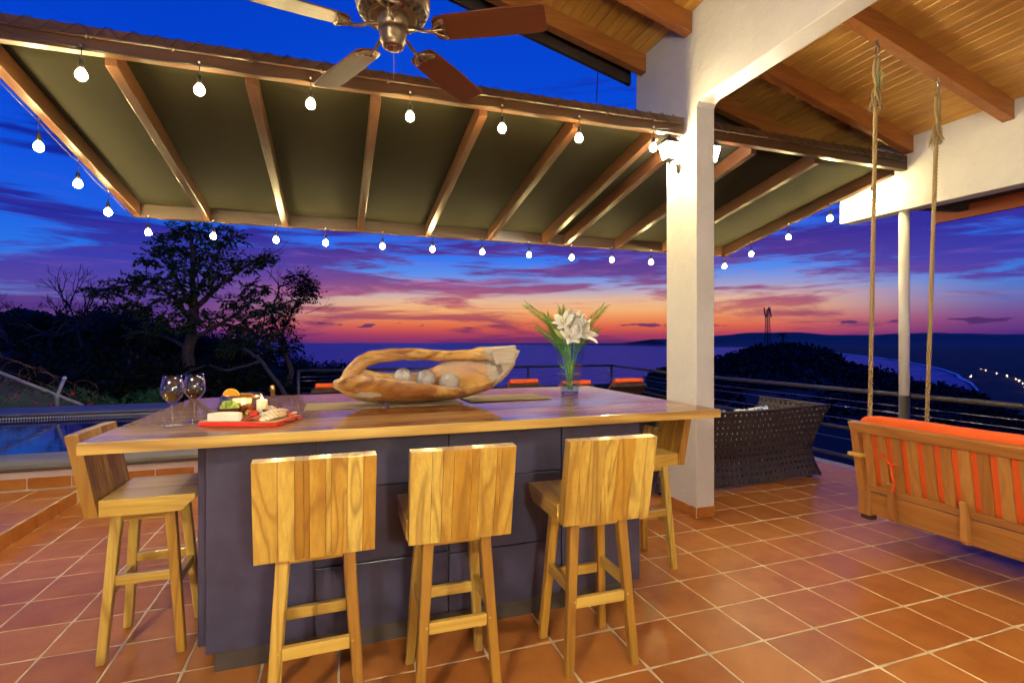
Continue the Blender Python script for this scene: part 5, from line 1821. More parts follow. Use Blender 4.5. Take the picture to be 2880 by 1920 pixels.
for k in range(22):
    a, b_ = q.uniform(-.045, .045), q.uniform(-.045, .045)
    z0 = q.uniform(.16, .34)
    d = Vector((q.uniform(-.5, .5), q.uniform(-.5, .5), q.uniform(.3, 1))).normalized()
    p = Vector((a, b_, z0))
    L = q.uniform(.06, .11)
    sd = d.cross(Vector((q.uniform(-1, 1), q.uniform(-1, 1), .2))).normalized() * .009
    p1 = p + d * L * .45
    p2 = p + d * L + Vector((0, 0, -.01))
    mb.add([p, p1 + sd, p2, p1 - sd], [(0, 1, 2, 3)])
lo = mb.build('lily_foliage', M['palm_green'], None, loc=tuple(VB), fix=False)
tag(lo, 'green lily leaves crowded in the neck of the vase', 'leaves')

# ================================================================== BEYOND THE TERRACE
def W(lat, dep, z):
    """lateral and forward metres (from the terrace looking out) to a world point"""
    p = R2 * lat + F2 * dep
    return Vector((p.x, p.y, z))
K = 1172.7
def far(u, v, dep):
    """bearing of a landmark (survey numbers) at a chosen distance"""
    return W((u - 1176) / K * dep, dep, 1.45 - (v - 784) / K * dep)

HAZE = .9e-5
# --- sea
def sea_mat():
    m, nt, b = mat_base('evening_sea', .35)
    b.inputs['Base Color'].default_value = C(.040, .042, .30)
    b.inputs['Specular IOR Level'].default_value = .16
    b.inputs['IOR'].default_value = 1.33
    ge = nt.nodes.new('ShaderNodeNewGeometry')
    mp = N(nt, 'ShaderNodeMapping', Vector=ge.outputs['Position'], Rotation=(0, 0, YAW), Scale=(.35, 1, 1)).outputs[0]
    big = N(nt, 'ShaderNodeTexNoise', Vector=mp, Scale=.004, Detail=6.0, Roughness=.62).outputs[0]
    chop = N(nt, 'ShaderNodeTexNoise', Vector=ge.outputs['Position'], Scale=1.7, Detail=2.0).outputs[1]
    amp = MA(nt, 'MULTIPLY_ADD', big, 1.2, .9)
    v0 = N(nt, 'ShaderNodeVectorMath', {'operation': 'SUBTRACT'})
    nt.links.new(chop, v0.inputs[0])
    v0.inputs[1].default_value = (.5, .5, .5)
    v1 = N(nt, 'ShaderNodeVectorMath', {'operation': 'SCALE'})
    nt.links.new(v0.outputs[0], v1.inputs[0])
    nt.links.new(amp, v1.inputs['Scale'])
    v2 = N(nt, 'ShaderNodeVectorMath', {'operation': 'ADD'})
    nt.links.new(v1.outputs[0], v2.inputs[0])
    v2.inputs[1].default_value = (0, 0, 1)
    v3 = N(nt, 'ShaderNodeVectorMath', {'operation': 'NORMALIZE'})
    nt.links.new(v2.outputs[0], v3.inputs[0])
    nt.links.new(v3.outputs[0], b.inputs['Normal'])
    return m
M['sea'] = sea_mat()
mb = MB()
P = [W(-45000, -3000, -100), W(45000, -3000, -100), W(45000, 32000, -100), W(-45000, 32000, -100)]
mb.add(P, [(0, 1, 2, 3)])
tag(mb.build('sea', M['sea']), 'wide calm dark blue sea out to the horizon', None, kind='structure')

# --- land across the bay, its surf, mountains on the horizon
shore = [(4360, 7700), (3494, 6080), (2884, 4620), (2414, 3500), (2025, 2686), (1655, 2026), (1379, 1604), (1230, 1410), (1117, 1255), (1035, 1155), (973, 1079), (910, 1010), (830, 940), (700, 850), (500, 700), (320, 560)]
mb = MB()
zl = -98.6
vs = [W(a, d, zl) for a, d in shore] + [W(a + 120 + .02 * d, d - 40, zl + 1.5) for a, d in shore] + [W(a + 30000, d - 300, zl + 6) for a, d in shore]
n = len(shore)
fs = []
for r_ in (0, n):
    fs += [(r_ + i, r_ + i + 1, r_ + n + i + 1, r_ + n + i) for i in range(n - 1)]
mb.add(vs, fs)
mb.add([W(4360, 7700, zl), W(34360, 7400, zl + 6), W(44000, 26000, zl), W(-3000, 26000, zl), W(2500, 13000, zl)], [(0, 1, 2, 3, 4)])
M['land'] = simple('dark_coastal_plain', C(.018, .024, .014), .95, .004, .5)
tag(mb.build('coastal_plain', M['land']), 'dark wooded plain across the bay', None, kind='structure')
def surf_mat():
    m, nt, b = mat_base('surf', .6)
    ge = nt.nodes.new('ShaderNodeNewGeometry')
    mp = N(nt, 'ShaderNodeMapping', Vector=ge.outputs['Position'], Rotation=(0, 0, R(62)), Scale=(.12, 1, 1)).outputs[0]
    n = N(nt, 'ShaderNodeTexNoise', Vector=mp, Scale=.018, Detail=6.0, Roughness=.6, Distortion=.5).outputs[0]
    f = N(nt, 'ShaderNodeMapRange', Value=n, From_Min=.45, From_Max=.66).outputs[0]
    b.inputs['Base Color'].default_value = C(.75, .78, .82)
    tr = nt.nodes.new('ShaderNodeBsdfTransparent')
    mx = N(nt, 'ShaderNodeMixShader', _0=MA(nt, 'MULTIPLY', f, .65), _1=tr.outputs[0], _2=b.outputs[0])
    nt.links.new(mx.outputs[0], nt.nodes['Material Output'].inputs[0])
    return m
M['surf'] = surf_mat()
mb = MB()
sh = [(p.x, p.y) for p in spline([(a, d, 0) for a, d in shore], 8)]
mb.grid([[W(a + .010 * d + 4 - (.030 + .06 * k / 3) * d * k / 3, d, -98.5 - .3 * k) for k in range(4)] for a, d in sh], smooth=False)
o = mb.build('surf', M['surf'])
tag(o, 'pale lines of surf along the curving beach', 'surf', kind='stuff')
mb = MB()
mb.grid([[W(a + .008 * d + 3 - .012 * d * (k * (.6 + .5 * noise.noise(Vector((d * .004, 0, 3))))), d, -98.3 - .2 * k) for k in range(2)] for a, d in sh], smooth=False)
mb.build('breaking_wave', simple('breaking_wave', C(.82, .84, .88), .6), o)
M['mountain'] = simple('far_mountain', C(.030, .042, .030), .95, .0006, .4)
mb = MB()
q = random.Random(12)
cols = []
prev = 0
for i in range(90):
    u = 1500 + i * 20
    base = 300 * (.55 + .45 * math.sin((u - 1500) / 130) ** 2) + 180 * math.exp(-((u - 1840) / 90) ** 2) + 120 * math.exp(-((u - 2260) / 160) ** 2)
    if u < 1700:
        base *= max(.05, (u - 1500) / 200)
    h = min(400, base * .75 + 40) + 60 * noise.noise(Vector((u * .013, 2, 0))) + 25 * noise.noise(Vector((u * .05, 5, 0)))
    d = 20000
    cols.append([W((u - 1176) / K * d, d - 3500, -99), W((u - 1176) / K * d, d - 1500, -99 + h * .45 + 20 * noise.noise(Vector((u * .03, 9, 1)))), W((u - 1176) / K * d, d, h + 30), W((u - 1176) / K * d, d + 6000, -99)])
mb.grid(cols, smooth=False)
tag(mb.build('mountains', M['mountain']), 'low blue mountain range on the horizon', None, kind='structure')

# --- hillside falling away from the house
mb = MB()
rows = []
for i in range(26):
    d = 10.9 * (420 / 10.9) ** (i / 25)
    row = []
    for j in range(41):
        az = R(-80 + 160 * j / 40)
        x, y = math.sin(az) * d, math.cos(az) * d
        z = -.9 - .30 * (d - 10.9) + .5 * noise.noise(Vector((x * .15, y * .15, 0))) * min(3, d / 12)
        row.append(W(x, max(y, 3) if d < 40 else y, max(z, -101.5)))
    rows.append(row)
mb.grid(rows)
tag(mb.build('hillside', M['soil']), 'dark overgrown hillside falling to the sea', None, kind='structure')

# --- leaves
rng = np.random.default_rng(5)
def leaf_quads(O, D, L, Wd, droop=.15):
    """diamond leaflets: origins O (n,3), directions D (n,3), length and width arrays"""
    n = len(O)
    Rn = rng.normal(size=(n, 3))
    S = np.cross(D, Rn)
    S /= np.linalg.norm(S, axis=1, keepdims=True) + 1e-9
    L = np.asarray(L).reshape(-1, 1)
    Wd = np.asarray(Wd).reshape(-1, 1)
    mid = O + D * L * .5
    tip = O + D * L
    tip[:, 2] -= (L[:, 0] * droop)
    V = np.stack([O, mid + S * Wd * .5, tip, mid - S * Wd * .5], 1).reshape(-1, 3)
    Fq = np.arange(4 * n).reshape(-1, 4)
    return V, Fq
def unit(n, flat=1.0):
    v = rng.normal(size=(n, 3))
    v[:, 2] *= flat
    return v / (np.linalg.norm(v, axis=1, keepdims=True) + 1e-9)
def sprays(c, rad, count, leaf=.11, per=9, length=.34, flat=.6):
    """pinnate leaf sprays spread through an ellipsoid"""
    c, rad = np.array(c), np.array(rad)
    d = unit(count)
    r = rng.random(count) ** .42
    O = c + d * r[:, None] * rad
    dirs = unit(count, flat) * .7 + d * .6
    dirs[:, 2] -= .1
    dirs /= np.linalg.norm(dirs, axis=1, keepdims=True)
    side = np.cross(dirs, np.array([0, 0, 1.]) + .3 * rng.normal(size=(count, 3)))
    side /= np.linalg.norm(side, axis=1, keepdims=True) + 1e-9
    OO, DD = [], []
    for k in range(per):
        t = (k // 2 + .6) / (per / 2 + .3)
        s = -1 if k % 2 else 1
        OO.append(O + dirs * length * t)
        dd = dirs * .55 + side * s * .85 if k < per - 1 else dirs
        DD.append(dd / np.linalg.norm(dd, axis=1, keepdims=True))
    OO, DD = np.concatenate(OO), np.concatenate(DD)
    n = len(OO)
    return leaf_quads(OO, DD, leaf * rng.uniform(.5, 1.3, n), leaf * .45 * rng.uniform(.6, 1.3, n))
def join(parts):
    V, Fq, o = [], [], 0
    for v, f in parts:
        V.append(v)
        Fq.append(f + o)
        o += len(v)
    return np.concatenate(V), np.concatenate(Fq)
def limb(mb, pts, r0, r1, n=7):
    P = spline(pts, 5)
    for i in range(1, len(P) - 1):
        P[i] += Vector((rnd.uniform(-1, 1), rnd.uniform(-1, 1), rnd.uniform(-1, 1))) * r0 * .25
    mb.tube(P, [r0 + (r1 - r0) * i / (len(P) - 1) for i in range(len(P))], n)
    return P
def twigs(mb, p, d, L, r, depth, q, spread=.7, up=.25):
    e = Vector(p) + Vector(d) * L
    m_ = Vector(p).lerp(e, .5) + Vector((q.uniform(-1, 1), q.uniform(-1, 1), q.uniform(-1, 1))) * L * .09
    mb.tube([Vector(p), m_, e], [r, r * .85, r * .65], 5, caps=False)
    if depth == 0:
        return
    for k in range(q.choice((2, 2, 3))):
        nd = (Vector(d) + Vector((q.uniform(-1, 1), q.uniform(-1, 1), q.uniform(-1, 1))) * spread + Vector((0, 0, up))).normalized()
        twigs(mb, e, nd, L * q.uniform(.6, .88), r * .64, depth - 1, q, spread, up)

# --- the big tree beyond the pool
DT = 15.0
tr = thing('broadleaf_tree', 'tall spreading tree with open layered crown beyond the pool', 'tree', tuple(far(430, 1000, DT)))
org = far(430, 1000, DT)
mb = MB()
def fl(u, v, dd=0.0):
    return far(u, v, DT + dd) - org
trunk = limb(mb, [fl(428, 1010), fl(432, 880), fl(437, 780, .1), fl(446, 705)], .20, .13, 10)
CL = [(440, 528, 58, 24, .2), (520, 545, 50, 20, -.3), (395, 560, 46, 20, .5), (365, 592, 45, 17, -.5), (470, 578, 60, 20, .6), (560, 602, 52, 20, 0), (603, 597, 24, 11, .2), (430, 618, 55, 20, -.7), (505, 628, 42, 16, .5),
      (350, 640, 50, 19, .4), (295, 655, 45, 17, 0), (240, 668, 34, 13, .3), (392, 682, 55, 23, -.5), (545, 692, 40, 14, .7), (312, 702, 40, 16, -.2), (482, 735, 48, 19, .6), (402, 742, 58, 23, -.6), (565, 742, 48, 20, .2),
      (606, 705, 33, 14, -.4), (332, 765, 50, 20, .5), (602, 775, 38, 18, -.3), (540, 795, 50, 20, .3), (585, 660, 30, 10, .4), (450, 660, 40, 14, -.8)]
forks = {'a': limb(mb, [fl(446, 705), fl(443, 640), fl(440, 560, .1), fl(436, 512, .2)], .105, .03),
         'b': limb(mb, [fl(446, 712), fl(505, 655), fl(565, 612), fl(618, 585)], .085, .02),
         'c': limb(mb, [fl(440, 735), fl(390, 675), fl(320, 655), fl(225, 668)], .075, .018),
         'd': limb(mb, [fl(443, 690), fl(490, 600, .3), fl(520, 545, -.2)], .06, .018),
         'e': limb(mb, [fl(438, 780), fl(520, 735, .3), fl(585, 690), fl(612, 700)], .07, .016),
         'f': limb(mb, [fl(440, 705), fl(395, 620), fl(372, 580, -.3)], .06, .016),
         'g': limb(mb, [fl(434, 800), fl(370, 770, .3), fl(310, 760)], .06, .02)}
allp = [p for P_ in forks.values() for p in P_[4:]]
parts = []
for (u, v, ru, rv, dd) in CL:
    c = fl(u, v, dd)
    near_ = min(allp, key=lambda p: (p - c).length)
    limb(mb, [near_, near_.lerp(c, .5) + Vector((0, 0, .08)), c], .026, .008, 5)
    for k in range(5):
        e = c + Vector((rnd.uniform(-1, 1) * ru * .0128, rnd.uniform(-1, 1) * .4, rnd.uniform(-.4, 1) * rv * .0128))
        limb(mb, [c, c.lerp(e, .5), e], .010, .004, 4)
    parts.append(sprays(c, (ru * .0108, max(.34, ru * .008), rv * .0085), int(10 + ru * .8), .14, 9, .26, .35))
V, Fq = join(parts)
from_numpy('crown', V, Fq, M['leaf'], tr)
limb(mb, [fl(590, 592), fl(640, 575), fl(665, 548)], .015, .004, 5)
mb.build('trunk', M['bark'], tr)

# --- smaller leaning tree to its right
D2 = 16.0
org2 = far(662, 1010, D2)
tr = thing('leaning_tree', 'slender crooked tree with small tufted crown near the railing end', 'tree', tuple(org2))
def f2(u, v, dd=0.0):
    return far(u, v, D2 + dd) - org2
mb = MB()
limb(mb, [f2(662, 1010), f2(664, 900), f2(668, 850), f2(652, 805), f2(648, 770)], .10, .065, 8)
forks = [limb(mb, [f2(648, 770), f2(672, 715), f2(698, 668)], .05, .012), limb(mb, [f2(650, 780), f2(625, 720), f2(640, 660), f2(612, 620)], .045, .01),
         limb(mb, [f2(655, 805), f2(600, 800), f2(560, 770)], .05, .012), limb(mb, [f2(664, 880), f2(600, 862), f2(560, 845)], .035, .01)]
parts = []
for (u, v, ru, rv, dd) in ((693, 655, 34, 13, 0), (668, 688, 30, 13, .3), (650, 722, 30, 13, -.2), (712, 672, 14, 8, 0), (640, 750, 34, 14, .3), (622, 800, 36, 18, 0), (560, 770, 34, 16, .2), (668, 790, 20, 12, 0), (690, 640, 20, 9, .2), (580, 820, 40, 18, .3)):
    c = f2(u, v, dd)
    P_ = min([p for f_ in forks for p in f_], key=lambda p: (p - c).length)
    limb(mb, [P_, c], .014, .005, 4)
    parts.append(sprays(c, (ru * .0136, .35, rv * .0136), int(20 + ru * 1.2), .11, 9, .30, .45))
V, Fq = join(parts)
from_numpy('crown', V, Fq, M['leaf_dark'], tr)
q = random.Random(3)
for (u, v, du, dv) in ((640, 690, .1, 1), (668, 690, .5, .9), (700, 720, .8, .3), (620, 640, .2, 1)):
    twigs(mb, f2(u, v), (R2 * du + Vector((0, 0, dv))).normalized(), .38, .010, 3, q, .55, .1)
mb.build('trunk', M['bark'], tr)
# fallen limb leaning across
mb = MB()
o3 = far(660, 905, 13.5)
limb(mb, [far(680, 950, 13.4) - o3, far(655, 905, 13.5) - o3, far(600, 830, 13.6) - o3, far(560, 800, 13.7) - o3], .07, .04, 8)
limb(mb, [far(600, 830, 13.6) - o3, far(520, 850, 13.8) - o3, far(470, 840, 14) - o3, far(380, 880, 14) - o3], .045, .015, 6)
ob = mb.build('fallen_branch', M['bark'], None, loc=tuple(o3))
tag(ob, 'thick fallen branch slanting under the trees behind the bar', 'branch')

# --- bare trees at the far left
for (u, v, dep, seed, lab, n_) in ((30, 850, 17, 1, 'leafless tree furthest left against the purple sky', 6), (118, 830, 18, 4, 'leafless tree between the far left one and the big tree', 6), (185, 800, 19.5, 8, 'leafless tree close to the left of the big crown', 5)):
    o_ = far(u, v + 120, dep)
    t = thing('bare_tree', lab, 'tree', tuple(o_), 0, 'bare trees at the left')
    q = random.Random(seed)
    mb = MB()
    limb(mb, [Vector((0, 0, 0)), Vector((.1, 0, 1.2)), far(u + q.uniform(-12, 20), v - 55, dep) - o_], .11, .06, 7)
    p0 = far(u, v - 55, dep) - o_
    for k in range(4):
        d = (R2 * q.uniform(-1, 1.1) + F2 * q.uniform(-.6, .6) + Vector((0, 0, q.uniform(.35, 1)))).normalized()
        twigs(mb, p0, d, q.uniform(.55, .8), .045, n_ - 1, q, .60, .13)
    mb.build('trunk', M['bark_pale'], t)

# --- dark undergrowth
def shrub(label, c, rx, ry, rz_s, m, count, leaf, cat='shrub', group=None, name='shrub', core=True):
    t = thing(name, label, cat, (c.x, c.y, c.z - rz_s), 0, group)
    parts = []
    o_ = np.array((0, 0, rz_s))
    q = rng
    for k in range(7):
        d = unit(1)[0]
        cc = o_ + d * np.array((rx, ry, rz_s)) * .52
        parts.append(sprays(cc, (rx * .55, ry * .55, rz_s * .5), count // 7, leaf, 7, leaf * 2.6, .8))
    V, Fq = join(parts)
    from_numpy('leaves', V, Fq, m, t)
    if core:
        bm = bmesh.new()
        bmesh.ops.create_icosphere(bm, subdivisions=3, radius=1)
        for v_ in bm.verts:
            k = .70 + .30 * noise.noise(v_.co * 2.3 + Vector((c.x, c.y, 0)))
            v_.co = Vector((v_.co.x * rx * k, v_.co.y * ry * k, v_.co.z * rz_s * k + rz_s))
        me = bpy.data.meshes.new('inner_foliage')
        bm.to_mesh(me); bm.free()
        obj('inner_foliage', me, m, t)
    mb = MB().tube([(0, 0, -1.0), (.05, 0, rz_s * .8)], [.06, .03], 6)
    mb.build('stem', M['bark'], t)
    return t
gname = 'dark shrubs beyond the pool'
SHR = [(-40, 790, 20, 2.6, 1.7, 'dark shrub at the very left edge behind the fence'), (70, 775, 21, 2.3, 1.5, 'dark shrub below the leafless trees'), (165, 780, 22, 2.3, 1.5, 'dark shrub left of the big tree, under the pale branches'),
       (255, 780, 21, 2.0, 1.5, 'dark shrub under the lowest left boughs of the big tree'), (345, 810, 19, 1.9, 1.3, 'dark shrub just left of the big trunk'), (440, 825, 20, 1.9, 1.2, 'dark shrub behind the big trunk'),
       (520, 850, 19, 1.7, 1.0, 'dark shrub right of the big trunk'), (600, 880, 19, 1.6, .9, 'dark shrub behind the leaning tree'), (690, 868, 21, 1.4, .75, 'low dark shrub behind the end of the railing'), (755, 878, 23, 1.5, .75, 'low dark shrub behind the tip of the driftwood'),
       (30, 870, 15, 1.6, 1.1, 'dark shrub close behind the wire coils'), (200, 880, 15, 1.6, 1.0, 'dark shrub close behind the leaning fence pipe'), (330, 890, 14.5, 1.3, .9, 'dark shrub behind the left wine glass'),
       (470, 905, 14.5, 1.4, .8, 'dark shrub low behind the right wine glass'), (560, 915, 14.5, 1.2, .7, 'dark shrub low behind the copper bowl')]
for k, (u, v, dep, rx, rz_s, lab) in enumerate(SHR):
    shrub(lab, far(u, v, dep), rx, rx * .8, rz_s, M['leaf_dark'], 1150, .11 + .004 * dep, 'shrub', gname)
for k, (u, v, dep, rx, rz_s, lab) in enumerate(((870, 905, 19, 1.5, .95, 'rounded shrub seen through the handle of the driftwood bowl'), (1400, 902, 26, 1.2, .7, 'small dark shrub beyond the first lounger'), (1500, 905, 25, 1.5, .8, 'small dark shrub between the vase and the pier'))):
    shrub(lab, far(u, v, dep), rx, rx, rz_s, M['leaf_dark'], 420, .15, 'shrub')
# green creepers with red flowers by the fence
for k, (u, v, dep, rx, rz_s, lab) in enumerate(((20, 935, 11.6, .75, .42, 'leafy green creeper with red flowers at the left edge by the pool'), (85, 930, 11.5, .65, .40, 'leafy green creeper under the slanting fence pipe'),
                                                (160, 925, 11.4, .55, .34, 'leafy green creeper climbing round the short fence post'), (235, 935, 11.5, .5, .26, 'low green creeper right of the fence post'), (350, 925, 12.2, .5, .30, 'low green plant behind the stem of the left wine glass'))):
    t = shrub(lab, far(u, v, dep), rx, .45, rz_s, M['leaf_green'], 300, .060, 'creeper', 'green creepers at the pool fence', 'creeper', False)
    if k < 4:
        q = random.Random(k)
        for j in range(2):
            a = Vector((q.uniform(-.4, .4) * rx, -.35, rz_s * q.uniform(1.0, 1.75)))
            mb = MB()
            for i in range(6):
                an = 2 * PI * i / 6
                d = Vector((math.cos(an), -.3, math.sin(an)))
                s = d.cross(Vector((0, 1, 0))) * .014
                mb.add([a, a + d * .024 + s, a + d * .045, a + d * .024 - s], [(0, 1, 2, 3)])
            mb.sphere(a, .012, 6, 4)
            mb.build('flower', M['redflower'], t, fix=False)

# --- fence with coiled wire beyond the pool
fen = thing('wire_fence', 'leaning pipe fence with rusty coiled razor wire beyond the pool', 'fence', (-4.3, 10.45, .35))
M['pipe'] = simple('galvanised_pipe', C(.34, .34, .34), .5, 9, .3, Metallic=.3)
M['rust'] = simple('rusty_wire', C(.16, .075, .040), .8, 30, .3)
fo = Vector((-4.3, 10.45, .35))
def fq(name, mb, m):
    mb.v = [tuple(Vector(p) - fo) for p in mb.v]
    return mb.build(name, m, fen)
fq('top_pipe', MB().tube([(-6.2, 10.45, 1.52), (-5.07, 10.45, .94), (-4.0, 10.45, .38)], .026, 10), M['pipe'])
fq('post', MB().tube([(-4.34, 10.42, -.3), (-4.34, 10.42, .56), (-4.24, 10.42, .84)], .027, 10), M['pipe'])
fq('post_cap', MB().sphere((-4.24, 10.42, .845), .031, 10, 6), M['whitepost'])
fq('post', MB().tube([(-5.9, 10.45, -.3), (-5.9, 10.45, 1.40), (-5.8, 10.45, 1.65)], .027, 10), M['pipe'])
mb = MB()
for a, b in (((-6.2, 10.45, 1.80), (-4.25, 10.45, .82)), ((-4.25, 10.45, .82), (-3.6, 10.45, .42)), ((-6.2, 10.45, 1.58), (-4.36, 10.45, .68)), ((-4.36, 10.45, .68), (-3.88, 10.45, .40))):
    mb.tube(arc(a, b, .02, 6), .0045, 5)
fq('strand_wire', mb, M['rust'])
q = random.Random(2)
for (x, z, r) in ((-5.35, 1.22, .20), (-5.0, .98, .19), (-4.88, .95, .17), (-4.65, .85, .18), (-4.55, .78, .16), (-3.98, .66, .13), (-5.6, 1.3, .2)):
    ring = []
    for i in range(26):
        a = 2 * PI * i / 26
        ring.append((x + r * 1.25 * math.cos(a) + .004 * q.uniform(-1, 1), 10.45 + .09 * math.sin(a * .5 + 1) * q.uniform(.8, 1.2), z + r * .95 * math.sin(a) - .35 * r * math.cos(a)))
    fq('wire_coil', MB().tube(ring, .0038, 5, closed=True), M['rust'])
mb = MB()
for i in range(46):
    x = -6.2 + i * .055
    zt = 1.52 - (x + 6.2) * .52
    for s in (-1, 1):
        pts = [(x, 10.46, zt)]
        L = zt - .2
        e = x + s * L * .7
        mb.tube([(x, 10.46, zt), (e, 10.465, .2)], .0022, 4, caps=False)
o = fq('chain_link', mb, M['pipe'])
o['kind'] = 'stuff'

# --- wooded hill with the mast at the right
prof = [(1480, 850, 240), (1560, 835, 230), (1620, 822, 224), (1650, 818, 220), (1690, 808, 216), (1735, 793, 211), (1768, 789, 209), (1800, 787, 206), (1835, 788, 203), (1868, 795, 197), (1895, 803, 192), (1945, 825, 180), (1985, 838, 170), (2061, 862, 155), (2101, 876, 146), (2151, 886, 138), (2184, 889, 133), (2221, 899, 128), (2261, 922, 120), (2352, 966, 105), (2600, 1060, 80), (2900, 1150, 62)]
def prof_at(u):
    for (a, b) in zip(prof[:-1], prof[1:]):
        if a[0] <= u <= b[0]:
            t = (u - a[0]) / (b[0] - a[0])
            return a[1] + (b[1] - a[1]) * t, a[2] + (b[2] - a[2]) * t
    return (prof[0][1:] if u < prof[0][0] else prof[-1][1:])
def hill(u, s):
    """s: 0 at the terrace .. 1 on the ridge .. 2 down the far side"""
    v, D = prof_at(u)
    zr = 1.45 - (v + 9 - 784) / K * D
    if s <= 1:
        d = 14 + (D - 14) * s
        z = 1.45 + (zr - 1.45) * d / D - 5.5 * (1 - s) ** .8 - .9 - 6 * s * (1 - s)
    else:
        d = D + (s - 1) * 190
        z = zr - .9 - 105 * (s - 1) ** 1.1
    return W((u - 1176) / K * d, d, z)
cols = []
for i in range(48):
    u = 1480 + i * 30
    cols.append([hill(u, s) for s in (0, .08, .2, .35, .5, .65, .78, .88, .95, 1, 1.06, 1.15, 1.35, 1.7, 2.0)])
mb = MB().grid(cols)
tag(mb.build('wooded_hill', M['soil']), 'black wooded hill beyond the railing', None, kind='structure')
parts = []
cores = MB()
nq = 0
for k in range(1100):
    u = rng.uniform(1500, 2700)
    s = 1 - abs(rng.normal(0, .45)) if k % 3 else rng.uniform(.85, 1.02)
    if s < .16:
        continue
    p = hill(u, s)
    d = Vector((p.x, p.y, 0)).dot(F2)
    r = min(rng.uniform(1.7, 3.2), d * .02 + .3)
    c = np.array((p.x, p.y, p.z + r * .35))
    nn = 90
    dr = unit(nn)
    O = c + dr * (r * rng.uniform(.55, 1.0, nn))[:, None] * np.array((1, 1, .62))
    sz = r * .30 * rng.uniform(.6, 1.2, nn)
    parts.append(leaf_quads(O, unit(nn) * .8 + dr * .4, sz * 1.5, sz))
    cores.sphere((p.x, p.y, p.z + r * .10), r * .72, 8, 6, (1, 1, .55))
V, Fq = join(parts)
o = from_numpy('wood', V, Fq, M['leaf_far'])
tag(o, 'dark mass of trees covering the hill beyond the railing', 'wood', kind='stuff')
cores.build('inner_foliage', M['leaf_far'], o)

def palm(label, u, v, dep, h, r, group='palms along the wooded hill'):
    top_ = far(u, v, dep)
    t = thing('palm_tree', label, 'palm tree', (top_.x, top_.y, top_.z - h), 0, group)
    MB().tube(spline([(0, 0, 0), (.1 * r, 0, h * .5), (0, 0, h)], 4), [.22 * r / 2.4] * 9, 6).build('trunk', M['bark'], t)
    q = random.Random(int(u))
    mb = MB()
    for k in range(15):
        a = 2 * PI * k / 15 + q.uniform(-.2, .2)
        el = q.uniform(-.25, .95)
        P_ = []
        for i in range(6):
            s = i / 5
            P_.append(Vector((math.cos(a) * r * s * math.cos(el), math.sin(a) * r * s * math.cos(el), h + r * (s * math.sin(el) - .55 * s * s))))
        for i in range(5):
            d = (P_[i + 1] - P_[i]).normalized()
            sd = d.cross(Vector((0, 0, 1))).normalized()
            w = r * .20 * (1 - .55 * i / 5)
            for sgn in (-1, 1):
                for j in range(2):
                    b0 = P_[i].lerp(P_[i + 1], j * .5)
                    e = b0 + d * w * .9 + sd * sgn * w * 1.0 + Vector((0, 0, -w * .55))
                    mb.add([b0, b0 + d * w * .35, e], [(0, 1, 2)])
    mb.build('fronds', M['leaf_far'], t, fix=False)
palm('palm standing on the summit of the wooded hill by the mast', 1797, 768, 205, 5.5, 3.4)
palm('palm rising left of the white post over the bay', 2062, 880, 150, 5, 2.9)
palm('palm just left of the swing rope over the bay', 2000, 858, 165, 5, 2.6)
palm('palm between the white post and the right swing rope', 2108, 880, 140, 6, 2.9)
palm('palm right of the right swing rope above the beach', 2170, 893, 128, 6, 2.8)
palm('small palm lowest on the slope towards the lights', 2262, 952, 105, 4, 1.9)

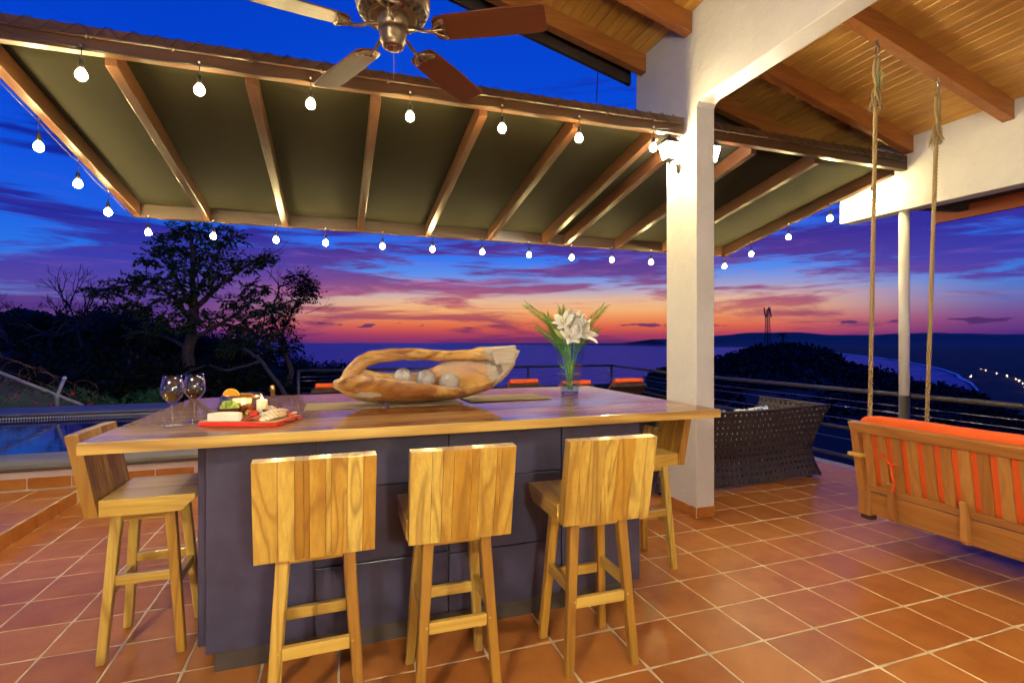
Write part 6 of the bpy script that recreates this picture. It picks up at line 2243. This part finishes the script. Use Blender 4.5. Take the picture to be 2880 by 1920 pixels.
# --- lattice mast
mo = far(1763, 800, 205)
mast = thing('radio_mast', 'tall lattice radio mast with antennas on the wooded hill', 'mast', (mo.x, mo.y, mo.z - 3))
HM = 18.6
def leg(i, z):
    w = 1.15 - .62 * (z / HM)
    return Vector(((1 if i in (0, 3) else -1) * w / 2 * 1.6, (1 if i < 2 else -1) * w / 2 * 1.6, z))
M['mast'] = simple('mast_steel', C(.06, .05, .05), .7)
mb = MB()
for i in range(4):
    mb.tube([leg(i, 0), leg(i, HM)], .11, 5)
mb.build('legs', M['mast'], mast)
mb = MB()
nz = 14
for k in range(nz):
    z0, z1 = HM * k / nz, HM * (k + 1) / nz
    for i in range(4):
        j = (i + 1) % 4
        mb.tube([leg(i, z0), leg(j, z1)], .075, 4, caps=False)
        mb.tube([leg(j, z0), leg(i, z1)], .075, 4, caps=False)
        mb.tube([leg(i, z1), leg(j, z1)], .075, 4, caps=False)
mb.build('bracing', M['mast'], mast)
for k in range(9):
    a = 2 * PI * k / 9
    z = HM - .4 - (k % 3) * 1.3
    x, y = 1.25 * math.cos(a), 1.25 * math.sin(a)
    mb = MB().box(x - .16, x + .16, y - .16, y + .16, z - .2, z + 1.3)
    mb.tube([(x, y, z + .5), (0, 0, z + .5)], .04, 4)
    mb.build('antenna', M['mast'], mast)

# --- lights on the plain
for k, (u, v) in enumerate(((2253, 848), (2264, 850), (2289, 857), (2313, 863), (2334, 870), (2341, 874), (2349, 880), (2230, 864), (2352, 889), (2356, 891))):
    dep = K * 92 / (v - 784)
    p = far(u, v, dep)
    t = thing('street_lamp', 'tiny lit street lamp on the dark plain across the bay', 'street lamp', (p.x, p.y, p.z - 6), 0, 'street lamps across the bay')
    MB().tube([(0, 0, -.6), (0, 0, 5.4)], .12, 6).build('pole', M['rail'], t)
    MB().sphere((0, 0, 6), (.28, .5, .36, .62)[k % 4], 8, 6).build('lamp', M['lamp_far'], t)

# --- evening air
hz = MB().add([W(a, d, z) for z in (-102, 470) for a, d in ((-46000, -3500), (46000, -3500), (46000, 33000), (-46000, 33000))], [(0, 3, 2, 1), (4, 5, 6, 7), (0, 1, 5, 4), (1, 2, 6, 5), (2, 3, 7, 6), (3, 0, 4, 7)])
hm = bpy.data.materials.new('evening_haze')
hm.use_nodes = True
hm.node_tree.nodes.clear()
ov = hm.node_tree.nodes.new('ShaderNodeOutputMaterial')
pv = hm.node_tree.nodes.new('ShaderNodeVolumePrincipled')
pv.inputs['Color'].default_value = (.75, .78, .85, 1)
pv.inputs['Density'].default_value = HAZE
pv.inputs['Density Attribute'].default_value = ''
hm.cycles.homogeneous_volume = True
hm.cycles.volume_sampling = 'DISTANCE'
hm.node_tree.links.new(pv.outputs[0], ov.inputs['Volume'])
hz = hz.build('haze', hm)
tag(hz, 'faint blue evening haze over the bay', 'haze', kind='stuff')
